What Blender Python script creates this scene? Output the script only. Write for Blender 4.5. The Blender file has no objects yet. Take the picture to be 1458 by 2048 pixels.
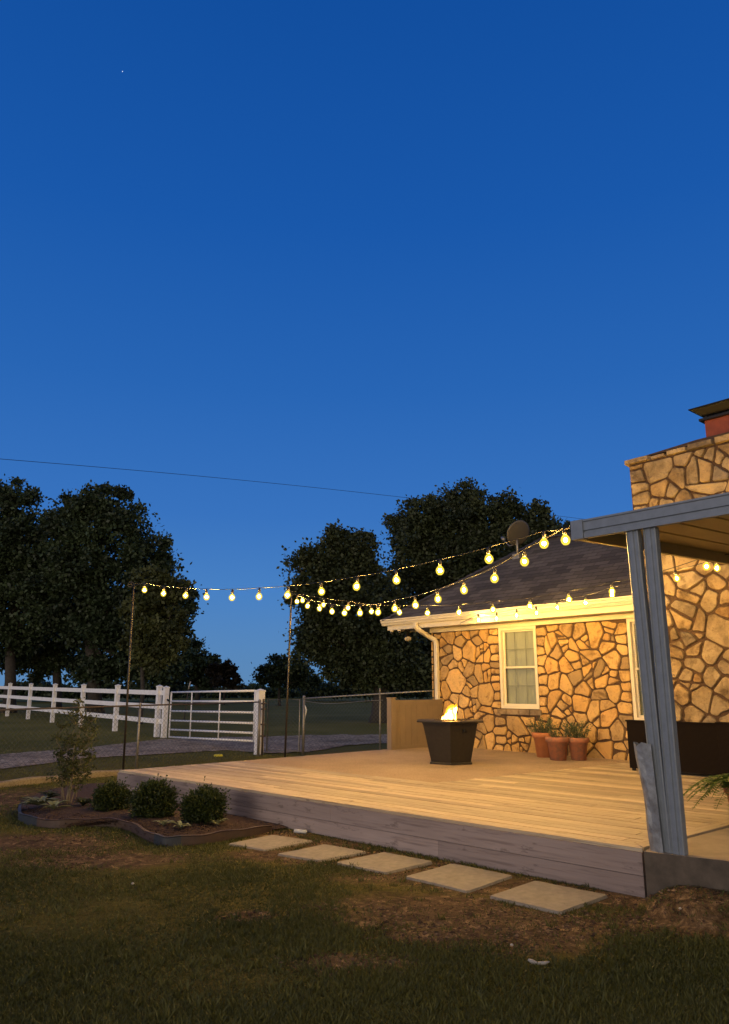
import bpy, bmesh, math, random
import numpy as np
from mathutils import Vector, Matrix, noise as mnoise
R = math.radians
random.seed(7)
sc = bpy.context.scene
COL = sc.collection

# ------------------------------------------------------------------ camera, sky, sun, exposure
F, PITCH, CH = 1494.0, R(13.15), 1.5
cam_d = bpy.data.cameras.new("camera"); cam = bpy.data.objects.new("camera", cam_d); COL.objects.link(cam)
cam.location = (0, 0, CH); cam.rotation_euler = (R(90)+PITCH, 0, 0)
cam_d.sensor_fit = 'VERTICAL'; cam_d.sensor_height = 36.0; cam_d.lens = 36.0*F/2048.0
cam_d.clip_start = 0.05; cam_d.clip_end = 3000
sc.camera = cam
sc.view_settings.view_transform = 'Standard'; sc.view_settings.look = 'None'
sc.view_settings.exposure = 0; sc.view_settings.gamma = 1

world = bpy.data.worlds.new("World"); sc.world = world; world.use_nodes = True
wn = world.node_tree; wn.nodes.clear()
def N(t, ty, **k):
    n = t.nodes.new(ty)
    for a, b in k.items(): setattr(n, a, b)
    return n
wo = N(wn, 'ShaderNodeOutputWorld'); bg = N(wn, 'ShaderNodeBackground')
tc = N(wn, 'ShaderNodeTexCoord'); sx = N(wn, 'ShaderNodeSeparateXYZ')
wn.links.new(tc.outputs['Generated'], sx.inputs[0])
rp = N(wn, 'ShaderNodeValToRGB'); wn.links.new(sx.outputs['Z'], rp.inputs[0])
e = rp.color_ramp.elements
stops = [(0.0, (.098, .225, .42)), (.05, (.085, .22, .46)), (.12, (.060, .200, .50)), (.22, (.036, .155, .47)), (.38, (.019, .118, .415)), (.56, (.009, .088, .365)), (.80, (.004, .062, .29)), (1.0, (.003, .05, .24))]
e[0].position, e[0].color = stops[0][0], (*stops[0][1], 1); e[1].position, e[1].color = stops[-1][0], (*stops[-1][1], 1)
for p_, c_ in stops[1:-1]:
    q = e.new(p_); q.color = (*c_, 1)
# afterglow of the sunset, low in the sky behind the photographer
rear = N(wn, 'ShaderNodeMapRange', interpolation_type='SMOOTHSTEP'); rear.inputs[1].default_value = .15; rear.inputs[2].default_value = -.75
wn.links.new(sx.outputs['Y'], rear.inputs[0])
gl = N(wn, 'ShaderNodeValToRGB'); wn.links.new(sx.outputs['Z'], gl.inputs[0])
g = gl.color_ramp.elements
g[0].position = 0; g[0].color = (1.25, .92, .66, 1); g[1].position = .9; g[1].color = (.05, .06, .09, 1)
q = g.new(.2); q.color = (1.0, .80, .60, 1)
q = g.new(.5); q.color = (.42, .38, .32, 1)
mx = N(wn, 'ShaderNodeMix', data_type='RGBA'); wn.links.new(rear.outputs[0], mx.inputs[0])
wn.links.new(rp.outputs[0], mx.inputs[6]); wn.links.new(gl.outputs[0], mx.inputs[7])
wn.links.new(mx.outputs[2], bg.inputs[0]); bg.inputs[1].default_value = 1.1
wn.links.new(bg.outputs[0], wo.inputs[0])

sd = bpy.data.lights.new("sun", 'SUN'); so = bpy.data.objects.new("sun", sd); COL.objects.link(so)
sd.energy = .88; sd.angle = R(26); sd.color = (1, .86, .80)
so.rotation_euler = (R(85.5), 0, R(-38))      # last glow from behind and left of the photographer, low

# ------------------------------------------------------------------ frames and projection
def ray(x, y):
    v = 1024-y
    return Vector((x-729, F*math.cos(PITCH)-v*math.sin(PITCH), F*math.sin(PITCH)+v*math.cos(PITCH)))
CP = Vector((0, 0, CH))
def atz(x, y, z):
    r = ray(x, y); return CP+r*((z-CH)/r.z)
def atd(x, y, d):
    r = ray(x, y); return CP+r*(d/r.y)
def terrain(x, y): return .010*min(max(y-22, 0), 75)+berm(x, y)
def berm(x, y):                               # soil banked against the porch slab
    if y > 7 or x < 1.5: return 0
    ax, ay, bx, by = 2.38, 5.56, 5.7, 2.45; dx, dy = bx-ax, by-ay; t = max(0, min(1, ((x-ax)*dx+(y-ay)*dy)/(dx*dx+dy*dy)))
    d = math.hypot(x-ax-dx*t, y-ay-dy*t)/.48; return (.16+.012*math.sin(x*7))*max(0, 1-d**3)**1.3
def G(x, y):                                  # photo point on the terrain
    r = ray(x, y); z = 0
    for _ in range(30):
        if r.z > -1: return None
        p = CP+r*((z-CH)/r.z); z = z*.5+.5*terrain(p.x, p.y)
    p.z = z
    return p
TH = R(41)
A = Vector((-math.sin(TH), math.cos(TH), 0)); B = Vector((A.y, -A.x, 0))
DK = .34
O = atz(1287, 1695, DK)
def W(a, b, z): return Vector((O.x+A.x*a+B.x*b, O.y+A.y*a+B.y*b, z))
def ab(p):
    d = p-O; return d.x*A.x+d.y*A.y, d.x*B.x+d.y*B.y
def atb(x, y, b):
    r = ray(x, y); t = ((O-CP).dot(B)+b)/r.dot(B); return CP+r*t

# ------------------------------------------------------------------ mesh builder
class MB:
    def __init__(s): s.v = []; s.f = []; s.m = []; s.sm = []; s.t = []
    def add(s, vs, fs, mi=0, smooth=False, tone=0.5):
        o = len(s.v); s.v += [tuple(v) for v in vs]
        for f in fs: s.f.append([i+o for i in f]); s.m.append(mi); s.sm.append(smooth); s.t.append(tone)
    def hexa(s, p, **k):    # 8 points: bottom 4 (ccw), top 4
        s.add(p, [(3, 2, 1, 0), (4, 5, 6, 7), (0, 1, 5, 4), (1, 2, 6, 5), (2, 3, 7, 6), (3, 0, 4, 7)], **k)
    def box(s, a0, a1, b0, b1, z0, z1, fr=None, **k):
        fr = fr or W
        P = [fr(a, b, z) for z in (z0, z1) for a, b in ((a0, b0), (a1, b0), (a1, b1), (a0, b1))]
        s.hexa(P, **k)
    def prism(s, poly, h0, h1, fr, bev=0, **k):   # poly in 2D, fr(u,v,h)->point
        n = len(poly)
        if bev:
            c = np.mean(poly, axis=0); inn = []
            for p in poly:
                d = np.array(c)-p; L = np.linalg.norm(d); inn.append(p+d*min(.4, bev/max(L, 1e-6)))
            vs = [fr(p[0], p[1], h0) for p in poly]+[fr(p[0], p[1], h1-(h1-h0)*.35) for p in poly]+[fr(p[0], p[1], h1) for p in inn]
            fs = [tuple(range(2*n, 3*n))]
            for i in range(n):
                j = (i+1) % n; fs += [(i, j, n+j, n+i), (n+i, n+j, 2*n+j, 2*n+i)]
        else:
            vs = [fr(p[0], p[1], h0) for p in poly]+[fr(p[0], p[1], h1) for p in poly]
            fs = [tuple(range(n, 2*n)), tuple(range(n-1, -1, -1))]+[(i, (i+1) % n, n+(i+1) % n, n+i) for i in range(n)]
        s.add(vs, fs, **k)
    def tube(s, pts, r, seg=8, cap=True, **k):
        pts = [Vector(p) for p in pts]; n = len(pts)
        rr = r if isinstance(r, (list, tuple)) else [r]*n
        vs = []; up = None
        for i, p in enumerate(pts):
            d = (pts[min(i+1, n-1)]-pts[max(i-1, 0)]).normalized()
            if up is None:
                up = Vector((0, 0, 1)) if abs(d.z) < .9 else Vector((1, 0, 0))
            x = d.cross(up).normalized(); y = x.cross(d).normalized(); up = y
            for j in range(seg):
                t = 2*math.pi*j/seg; vs.append(p+x*(math.cos(t)*rr[i])+y*(math.sin(t)*rr[i]))
        fs = []
        for i in range(n-1):
            for j in range(seg):
                k2 = (j+1) % seg; fs.append((i*seg+j, i*seg+k2, (i+1)*seg+k2, (i+1)*seg+j))
        if cap: fs += [tuple(range(seg-1, -1, -1)), tuple((n-1)*seg+j for j in range(seg))]
        k.setdefault('smooth', seg > 5)
        s.add(vs, fs, **k)
    def lathe(s, prof, c, seg=24, fr=None, **k):
        vs = []; n = len(prof); c = Vector(c)
        for r, z in prof:
            for j in range(seg):
                t = 2*math.pi*j/seg
                p = Vector((r*math.cos(t), r*math.sin(t), z))
                vs.append(c+(fr @ p if fr else p))
        fs = [(i*seg+j, i*seg+(j+1) % seg, (i+1)*seg+(j+1) % seg, (i+1)*seg+j) for i in range(n-1) for j in range(seg)]
        k.setdefault('smooth', True)
        s.add(vs, fs, **k)
    def leaf(s, p, d, w, L, up=None, tone=.5, mi=0):    # diamond leaf
        d = Vector(d).normalized(); up = up or Vector((random.gauss(0, 1), random.gauss(0, 1), random.gauss(0, 1)))
        x = d.cross(up)
        if x.length < 1e-4: x = Vector((1, 0, 0))
        x.normalize(); p = Vector(p)
        s.add([p, p+d*L*.5+x*w*.5, p+d*L, p+d*L*.5-x*w*.5], [(0, 1, 2, 3)], mi=mi, tone=tone)
    def build(s, name, mats, parent=None, origin=None):
        me = bpy.data.meshes.new(name)
        org = Vector(origin) if origin is not None else Vector((0, 0, 0))
        vs = np.array(s.v, dtype=float)-np.array(org)
        me.from_pydata(vs.tolist(), [], s.f)
        mats = mats if isinstance(mats, (list, tuple)) else [mats]
        for m in mats: me.materials.append(m)
        me.polygons.foreach_set('material_index', s.m)
        me.polygons.foreach_set('use_smooth', s.sm)
        at = me.attributes.new('tone', 'FLOAT', 'FACE'); at.data.foreach_set('value', s.t)
        me.update()
        o = bpy.data.objects.new(name, me); COL.objects.link(o); o.location = org
        if parent:
            o.parent = parent
            o.location = org-Vector(WL(parent))
        return o
def WL(o):
    l = Vector(o.location)
    while o.parent: o = o.parent; l = l+Vector(o.location)
    return l
def thing(name, label, cat, loc, group=None):
    o = bpy.data.objects.new(name, None); COL.objects.link(o); o.location = loc; o.empty_display_size = .2
    return tag(o, label, cat, group)
def tag(o, label, cat, group=None):
    o['label'] = label; o['category'] = cat
    if group: o['group'] = group
    return o
def struct(o, kind='structure', label=None, cat=None):
    o['kind'] = kind
    if label: o['label'] = label
    if cat: o['category'] = cat
    return o

# ------------------------------------------------------------------ materials
def newmat(name):
    m = bpy.data.materials.new(name); m.use_nodes = True; t = m.node_tree
    return m, t, t.nodes['Principled BSDF']
def noise_n(t, scale, detail=4, rough=.6, vec=None, dist=0):
    n = N(t, 'ShaderNodeTexNoise'); n.inputs['Scale'].default_value = scale; n.inputs['Detail'].default_value = detail
    n.inputs['Roughness'].default_value = rough; n.inputs['Distortion'].default_value = dist
    if vec is not None: t.links.new(vec, n.inputs['Vector'])
    return n
def ramp_n(t, fac, stops):
    r = N(t, 'ShaderNodeValToRGB'); e = r.color_ramp.elements
    e[0].position = stops[0][0]; e[0].color = (*stops[0][1], 1); e[1].position = stops[-1][0]; e[1].color = (*stops[-1][1], 1)
    for p, c in stops[1:-1]:
        q = e.new(p); q.color = (*c, 1)
    t.links.new(fac, r.inputs[0]); return r
def mix_n(t, fac, a, b, mode='MIX'):
    m = N(t, 'ShaderNodeMix', data_type='RGBA', blend_type=mode)
    for s, v in ((m.inputs[0], fac), (m.inputs[6], a), (m.inputs[7], b)):
        if hasattr(v, 'is_linked') or isinstance(v, bpy.types.NodeSocket): t.links.new(v, s)
        elif isinstance(v, (tuple, list)): s.default_value = (*v, 1)
        else: s.default_value = v
    return m.outputs[2]
def bump(t, h, bs, strength=.5, dist=.01):
    b = N(t, 'ShaderNodeBump'); b.inputs['Strength'].default_value = strength; b.inputs['Distance'].default_value = dist
    t.links.new(h, b.inputs['Height']); t.links.new(b.outputs[0], bs.inputs['Normal'])
def coords(t, kind='Object', rot=0, scale=(1, 1, 1)):
    c = N(t, 'ShaderNodeTexCoord'); mp = N(t, 'ShaderNodeMapping')
    mp.inputs['Rotation'].default_value = (0, 0, rot); mp.inputs['Scale'].default_value = scale
    # rotate first, then stretch
    m1 = N(t, 'ShaderNodeMapping'); m1.inputs['Rotation'].default_value = (0, 0, rot); mp.inputs['Rotation'].default_value = (0, 0, 0)
    t.links.new(c.outputs[kind], m1.inputs[0]); t.links.new(m1.outputs[0], mp.inputs[0])
    return mp.outputs[0]
def tone_n(t):
    a = N(t, 'ShaderNodeAttribute'); a.attribute_name = 'tone'; return a.outputs['Fac']
def simple(name, c1, c2=None, scale=8, rough=.7, metal=0, bmp=.2, bd=.004, tone=None, spec=.5, detail=5):
    m, t, bs = newmat(name); v = coords(t)
    n = noise_n(t, scale, detail, .65, v)
    c2 = c2 or tuple(x*.75 for x in c1)
    r = ramp_n(t, n.outputs[0], [(.3, c2), (.7, c1)]); c = r.outputs[0]
    if tone:
        r2 = ramp_n(t, tone_n(t), [(0, tone[0]), (1, tone[1])]); c = mix_n(t, 1.0, c, r2.outputs[0], 'MULTIPLY')
    t.links.new(c, bs.inputs['Base Color'])
    bs.inputs['Roughness'].default_value = rough; bs.inputs['Metallic'].default_value = metal
    bs.inputs['Specular IOR Level'].default_value = spec
    if bmp: bump(t, n.outputs[0], bs, bmp, bd)
    return m
def wood(name, light, dark, rot, knots=True, rough=.75, gl=.9):
    m, t, bs = newmat(name)
    v = coords(t, 'Object', rot, (1.2, 26, 26)); n = noise_n(t, 1.6, 6, .65, v, .4)
    v2 = coords(t, 'Object', rot, (.35, 1.0, 1)); n2 = noise_n(t, 1.3, 4, .6, v2)
    v3 = coords(t, 'Object', rot, (3, 9, 9)); n3 = noise_n(t, 1.5, 5, .7, v3)
    r = ramp_n(t, n.outputs[0], [(.34, dark), (.46, tuple(a*.75+b*.25 for a, b in zip(light, dark))), (.66, light)])
    r2 = ramp_n(t, n2.outputs[0], [(.3, (.72, .70, .68)), (.65, (1, 1, 1))])
    c = mix_n(t, 1.0, r.outputs[0], r2.outputs[0], 'MULTIPLY')
    r3 = ramp_n(t, n3.outputs[0], [(.33, (.40, .37, .35)), (.42, (1, 1, 1))])
    c = mix_n(t, .7, c, r3.outputs[0], 'MULTIPLY')
    r4 = ramp_n(t, tone_n(t), [(0, (.56, .54, .52)), (1, (1.14, 1.12, 1.07))])
    c = mix_n(t, gl, c, r4.outputs[0], 'MULTIPLY')
    t.links.new(c, bs.inputs['Base Color']); bs.inputs['Roughness'].default_value = rough
    bump(t, n.outputs[0], bs, .5, .005)
    return m
def stone_mat(name='flagstone', wear=0, tint=None):
    m, t, bs = newmat(name); v = coords(t)
    n = noise_n(t, 5, 7, .7, v, .3); n2 = noise_n(t, 22, 6, .7, v); n3 = noise_n(t, 2.2, 4, .6, v)
    base = ramp_n(t, tone_n(t), [(0, (.22, .19, .15)), (.2, (.38, .31, .22)), (.38, (.50, .36, .18)), (.55, (.55, .44, .27)), (.72, (.42, .33, .20)), (.9, (.62, .50, .33)), (1, (.50, .32, .13))])
    a = ramp_n(t, n.outputs[0], [(.34, (.45, .38, .30)), (.48, (.95, .93, .9)), (.75, (1.15, 1.06, .92))])
    c = mix_n(t, .9, base.outputs[0], a.outputs[0], 'MULTIPLY')
    d = ramp_n(t, n2.outputs[0], [(.33, (.45, .40, .34)), (.45, (1, 1, 1))])
    c = mix_n(t, .55, c, d.outputs[0], 'MULTIPLY')
    st = ramp_n(t, n3.outputs[0], [(.58-.14*wear, (1, 1, 1)), (.70-.10*wear, (.42, .38, .33))])
    if tint: c = mix_n(t, 1.0, c, tint, 'MULTIPLY')
    if wear: c = mix_n(t, 1.0, c, (.78, .75, .70), 'MULTIPLY')
    c = mix_n(t, .75, c, st.outputs[0], 'MULTIPLY')
    t.links.new(c, bs.inputs['Base Color']); bs.inputs['Roughness'].default_value = .85
    ad = N(t, 'ShaderNodeMath', operation='ADD'); t.links.new(n.outputs[0], ad.inputs[0]); t.links.new(n2.outputs[0], ad.inputs[1])
    bump(t, ad.outputs[0], bs, .9, .018)
    return m
def leaf_mat(name, c1, c2, trans=.25):
    m, t, bs = newmat(name)
    r = ramp_n(t, tone_n(t), [(0, c2), (1, c1)])
    t.links.new(r.outputs[0], bs.inputs['Base Color']); bs.inputs['Roughness'].default_value = .55
    bs.inputs['Specular IOR Level'].default_value = .3
    tr = N(t, 'ShaderNodeBsdfTranslucent'); t.links.new(r.outputs[0], tr.inputs[0])
    ms = N(t, 'ShaderNodeMixShader'); ms.inputs[0].default_value = trans
    out = t.nodes['Material Output']
    t.links.new(bs.outputs[0], ms.inputs[1]); t.links.new(tr.outputs[0], ms.inputs[2]); t.links.new(ms.outputs[0], out.inputs[0])
    return m
def emit(name, col, st):
    m = bpy.data.materials.new(name); m.use_nodes = True; t = m.node_tree; t.nodes.clear()
    o = N(t, 'ShaderNodeOutputMaterial'); em = N(t, 'ShaderNodeEmission'); em.inputs[0].default_value = (*col, 1); em.inputs[1].default_value = st
    t.links.new(em.outputs[0], o.inputs[0]); return m
def glow_shell(name, col, st, op):      # amber glass lit from inside: see-through, tinted and faintly luminous
    m = bpy.data.materials.new(name); m.use_nodes = True; t = m.node_tree; t.nodes.clear()
    o = N(t, 'ShaderNodeOutputMaterial'); em = N(t, 'ShaderNodeEmission'); em.inputs[0].default_value = (*col, 1); em.inputs[1].default_value = st
    tr = N(t, 'ShaderNodeBsdfTransparent'); tr.inputs[0].default_value = (1, .93, .80, 1)
    ms = N(t, 'ShaderNodeMixShader'); ms.inputs[0].default_value = op
    t.links.new(tr.outputs[0], ms.inputs[1]); t.links.new(em.outputs[0], ms.inputs[2]); t.links.new(ms.outputs[0], o.inputs[0]); return m
def glass_mat(name):
    m = bpy.data.materials.new(name); m.use_nodes = True; t = m.node_tree; t.nodes.clear()
    o = N(t, 'ShaderNodeOutputMaterial'); tr = N(t, 'ShaderNodeBsdfTransparent'); gs = N(t, 'ShaderNodeBsdfGlossy')
    gs.inputs['Roughness'].default_value = .02; fr = N(t, 'ShaderNodeFresnel'); fr.inputs[0].default_value = 1.22
    ms = N(t, 'ShaderNodeMixShader'); t.links.new(fr.outputs[0], ms.inputs[0])
    tr.inputs[0].default_value = (.85, .88, .86, 1)
    t.links.new(tr.outputs[0], ms.inputs[1]); t.links.new(gs.outputs[0], ms.inputs[2]); t.links.new(ms.outputs[0], o.inputs[0]); return m

M = {}
front_dir = None
dl = atz(243, 1540, DK)
FD = (dl-O); FD.z = 0; FD.normalize()                   # along the deck's front edge
FN = Vector((FD.y, -FD.x, 0))                           # into the deck
frot = -math.atan2(FD.y, FD.x)
M['deck'] = wood('weathered_decking', (.56, .47, .33), (.30, .235, .15), frot, rough=.58)
M['deckside'] = wood('greyed_plank', (.40, .325, .30), (.25, .195, .18), frot, gl=.8)
M['timber'] = wood('landscape_timber', (.34, .29, .2), (.17, .14, .09), 0)
M['stone'] = stone_mat('golden_flagstone', 0, (1.06, .88, .56)); M['stoneold'] = stone_mat('weathered_flagstone', 1)
M['mortar'] = simple('mortar', (.105, .058, .030), (.055, .031, .018), 30, .95, bmp=.8, bd=.008)
M['cream'] = simple('cream_paint', (.66, .60, .47), (.60, .54, .41), 3, .45, bmp=.05)
M['white'] = simple('white_vinyl', (.88, .87, .85), (.76, .73, .70), 6, .4, bmp=.05)
M['whitemetal'] = simple('white_painted_steel', (.86, .85, .83), (.74, .72, .69), 9, .45, bmp=.05)
M['galv'] = simple('galvanised_steel', (.30, .29, .27), (.18, .17, .155), 25, .5, .6, bmp=.1)
M['wire'] = simple('wire', (.12, .12, .115), (.08, .08, .08), 25, .6, .3, bmp=0)
M['rust'] = simple('rusty_rail', (.10, .075, .06), (.05, .04, .035), 18, .7, .2, bmp=.2)
M['alu'] = simple('grey_aluminium', (.20, .235, .28), (.16, .19, .225), 14, .45, .15, bmp=.12, bd=.002)
M['alubent'] = simple('scuffed_aluminium', (.30, .33, .36), (.12, .12, .12), 9, .5, .3, bmp=.4, bd=.006)
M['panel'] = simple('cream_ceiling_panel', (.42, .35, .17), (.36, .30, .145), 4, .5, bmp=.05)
M['pole'] = simple('dark_bronze_steel', (.05, .042, .032), (.03, .026, .02), 12, .4, .5, bmp=.1)
M['cord'] = simple('black_cord', (.02, .018, .015), None, 30, .5, bmp=0)
M['socket'] = simple('black_socket', (.025, .022, .02), None, 30, .45, bmp=0)
M['filament'] = emit('hot_filament', (1, .61, .14), 5400)
M['bulb'] = glow_shell('amber_bulb_glass', (1, .72, .08), 1.5, .64)
M['tan'] = simple('tan_vinyl', (.21, .16, .115), (.17, .13, .095), 4, .55, bmp=.1)
M['pit'] = simple('black_pit_metal', (.024, .021, .018), (.015, .013, .011), 18, .5, .3, bmp=.15)
M['lava'] = simple('lava_rock', (.06, .045, .035), (.02, .015, .012), 30, .9, bmp=.8, bd=.02)
M['terra'] = simple('terracotta', (.48, .185, .07), (.36, .13, .05), 9, .8, bmp=.2)
M['terraold'] = simple('weathered_terracotta', (.42, .15, .07), (.20, .11, .075), 14, .85, bmp=.3)
M['soil'] = simple('potting_soil', (.03, .02, .014), None, 60, .95, bmp=.7)
M['clay'] = simple('red_clay_flue', (.21, .045, .025), (.14, .03, .02), 12, .8, bmp=.2)
M['blackmetal'] = simple('black_metal', (.009, .009, .010), None, 16, .45, .4, bmp=.1)
M['wicker'] = None
M['dish'] = simple('grey_dish', (.075, .07, .065), (.055, .052, .048), 6, .5, .2, bmp=.05)
M['mulch'] = simple('mulch', (.075, .038, .022), (.022, .012, .008), 38, .95, bmp=1, bd=.03)
M['edge'] = simple('brown_edging', (.075, .045, .032), (.045, .03, .024), 9, .6, bmp=.2)
M['edgedark'] = simple('dark_edging', (.03, .036, .045), (.02, .024, .03), 9, .55, bmp=.2)
M['paver'] = simple('concrete_paver', (.31, .275, .215), (.20, .18, .14), 16, .85, bmp=.3, bd=.003, detail=8)
M['bark'] = simple('bark', (.05, .042, .034), (.02, .018, .015), 9, .9, bmp=.8, bd=.03)
M['twig'] = simple('sapling_bark', (.22, .18, .11), (.12, .095, .06), 20, .8, bmp=.3)
M['shade'] = simple('window_shade', (.34, .35, .30), (.30, .31, .265), 3, .7, bmp=0)
M['muntin'] = simple('muntin', (.25, .26, .225), None, 8, .6, bmp=0)
M['glass'] = glass_mat('window_glass')
M['yellow'] = simple('yellow_plastic', (.55, .5, .03), None, 8, .5, bmp=0)
M['bone'] = simple('pale_scrap', (.5, .47, .42), (.3, .28, .25), 18, .6, bmp=.2)
M['pipewhite'] = simple('white_plastic', (.62, .62, .60), None, 8, .5, bmp=0)
M['star'] = emit('starlight', (.8, .9, 1), 1.6)

def wicker():
    m, t, bs = newmat('dark_wicker')
    v = coords(t, 'Object', 0, (1, 1, 1))
    w1 = N(t, 'ShaderNodeTexWave', bands_direction='Z'); w1.inputs['Scale'].default_value = 22; w1.inputs['Distortion'].default_value = .5
    w2 = N(t, 'ShaderNodeTexWave', bands_direction='X'); w2.inputs['Scale'].default_value = 30; w2.inputs['Distortion'].default_value = .5
    t.links.new(v, w1.inputs[0]); t.links.new(v, w2.inputs[0])
    mm = N(t, 'ShaderNodeMath', operation='MULTIPLY'); t.links.new(w1.outputs[1], mm.inputs[0]); t.links.new(w2.outputs[1], mm.inputs[1])
    r = ramp_n(t, mm.outputs[0], [(.1, (.004, .0025, .002)), (.8, (.014, .008, .006))])
    t.links.new(r.outputs[0], bs.inputs['Base Color']); bs.inputs['Roughness'].default_value = .8; bs.inputs['Specular IOR Level'].default_value = .12
    bump(t, mm.outputs[0], bs, .6, .006); return m
M['wicker'] = wicker()
def shingle():
    m, t, bs = newmat('asphalt_shingles')
    # rows follow height on the slope: use object coords rotated to the house frame, brick on (a, z)
    c = N(t, 'ShaderNodeTexCoord'); m1 = N(t, 'ShaderNodeMapping'); m1.inputs['Rotation'].default_value = (0, 0, -math.atan2(A.y, A.x))
    t.links.new(c.outputs['Object'], m1.inputs[0]); s = N(t, 'ShaderNodeSeparateXYZ'); t.links.new(m1.outputs[0], s.inputs[0])
    cb = N(t, 'ShaderNodeCombineXYZ'); t.links.new(s.outputs[0], cb.inputs[0]); t.links.new(s.outputs[2], cb.inputs[1])
    b = N(t, 'ShaderNodeTexBrick'); t.links.new(cb.outputs[0], b.inputs[0])
    b.inputs['Color1'].default_value = (.118, .107, .095, 1); b.inputs['Color2'].default_value = (.042, .038, .034, 1); b.inputs['Mortar'].default_value = (.02, .015, .014, 1)
    b.inputs['Scale'].default_value = 1; b.inputs['Brick Width'].default_value = .30; b.inputs['Row Height'].default_value = .082; b.inputs['Mortar Size'].default_value = .005
    b.inputs['Bias'].default_value = -.1
    n = noise_n(t, 60, 3, .7, c.outputs['Object']); n2 = noise_n(t, 1.1, 4, .6, c.outputs['Object'])
    r = ramp_n(t, n.outputs[0], [(.3, (.6, .58, .56)), (.7, (1.2, 1.15, 1.12))]); col = mix_n(t, .8, b.outputs[0], r.outputs[0], 'MULTIPLY')
    r2 = ramp_n(t, n2.outputs[0], [(.35, (.75, .74, .74)), (.65, (1.15, 1.12, 1.1))]); col = mix_n(t, .8, col, r2.outputs[0], 'MULTIPLY')
    t.links.new(col, bs.inputs['Base Color']); bs.inputs['Roughness'].default_value = .9
    bump(t, b.outputs['Fac'], bs, -.6, .012)
    return m
M['shingle'] = shingle()
def gravel():
    m, t, bs = newmat('gravel'); v = coords(t)
    vo = N(t, 'ShaderNodeTexVoronoi'); vo.inputs['Scale'].default_value = 17; t.links.new(v, vo.inputs['Vector'])
    n = noise_n(t, .9, 5, .65, v)
    sp = N(t, 'ShaderNodeSeparateColor'); t.links.new(vo.outputs['Color'], sp.inputs[0])
    r = ramp_n(t, sp.outputs[0], [(0, (.15, .10, .055)), (.5, (.38, .265, .15)), (1, (.66, .49, .30))])
    r2 = ramp_n(t, n.outputs[0], [(.32, (.45, .40, .34)), (.55, (1, 1, 1))])
    c = mix_n(t, .9, r.outputs[0], r2.outputs[0], 'MULTIPLY')
    t.links.new(c, bs.inputs['Base Color']); bs.inputs['Roughness'].default_value = .9
    bump(t, vo.outputs['Distance'], bs, -.8, .03); return m
M['gravel'] = gravel()
def aggregate():
    m, t, bs = newmat('patio_aggregate'); v = coords(t)
    n = noise_n(t, 70, 3, .8, v); n2 = noise_n(t, 1.2, 5, .6, v)
    r = ramp_n(t, n.outputs[0], [(.35, (.20, .145, .10)), (.55, (.37, .28, .195)), (.7, (.50, .40, .29))])
    r2 = ramp_n(t, n2.outputs[0], [(.35, (.75, .72, .7)), (.65, (1, 1, 1))])
    c = mix_n(t, .9, r.outputs[0], r2.outputs[0], 'MULTIPLY')
    t.links.new(c, bs.inputs['Base Color']); bs.inputs['Roughness'].default_value = .9
    bump(t, n.outputs[0], bs, .6, .006); return m
M['agg'] = aggregate()
M['slab'] = simple('porch_concrete', (.36, .29, .20), (.25, .20, .14), 5, .85, bmp=.3, bd=.004, detail=8)
def mask_ellipses(t, v, ells, nz):
    """max of soft ellipses (cx, cy, rx, ry), edges broken by noise"""
    out = None
    for cx, cy, rx, ry in ells:
        mp = N(t, 'ShaderNodeMapping', vector_type='POINT'); mp.inputs['Location'].default_value = (-cx/rx, -cy/ry, 0); mp.inputs['Scale'].default_value = (1/rx, 1/ry, 0)
        t.links.new(v, mp.inputs[0]); L = N(t, 'ShaderNodeVectorMath', operation='LENGTH'); t.links.new(mp.outputs[0], L.inputs[0])
        ma = N(t, 'ShaderNodeMath', operation='MULTIPLY_ADD'); t.links.new(nz, ma.inputs[0]); ma.inputs[1].default_value = 2.2
        t.links.new(L.outputs['Value'], ma.inputs[2])
        mr = N(t, 'ShaderNodeMapRange'); t.links.new(ma.outputs[0], mr.inputs[0]); mr.inputs[1].default_value = 2.35; mr.inputs[2].default_value = 1.75
        if out is None: out = mr.outputs[0]
        else:
            mxx = N(t, 'ShaderNodeMath', operation='MAXIMUM'); t.links.new(out, mxx.inputs[0]); t.links.new(mr.outputs[0], mxx.inputs[1]); out = mxx.outputs[0]
    return out
def E_(x, y, rx, ry):
    p = G(x, y); return (p.x, p.y, rx, ry)
DIRT = [E_(1000, 1860, .75, .45), E_(870, 1820, .8, .45), E_(700, 1925, .4, .2), E_(1250, 1790, .5, .35), E_(1380, 1800, .9, .4), E_(60, 1690, 1.0, .6),
        E_(20, 1600, 1.2, 1.1), E_(150, 1590, 1.2, .8), E_(200, 1720, .8, .35), E_(505, 1832, .25, .15), E_(1330, 1770, .9, .45), E_(1450, 1765, .8, .4), E_(1130, 1850, .6, .25), E_(930, 1870, .6, .2), E_(560, 1672, .4, .35), E_(660, 1690, .45, .3), E_(730, 1715, .45, .35), E_(830, 1738, .45, .35), E_(960, 1768, .5, .38), E_(1100, 1790, .5, .4), E_(1230, 1795, .5, .4), E_(960, 1835, .7, .35), E_(880, 1755, .8, .35), E_(600, 1712, .9, .3)]
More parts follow.
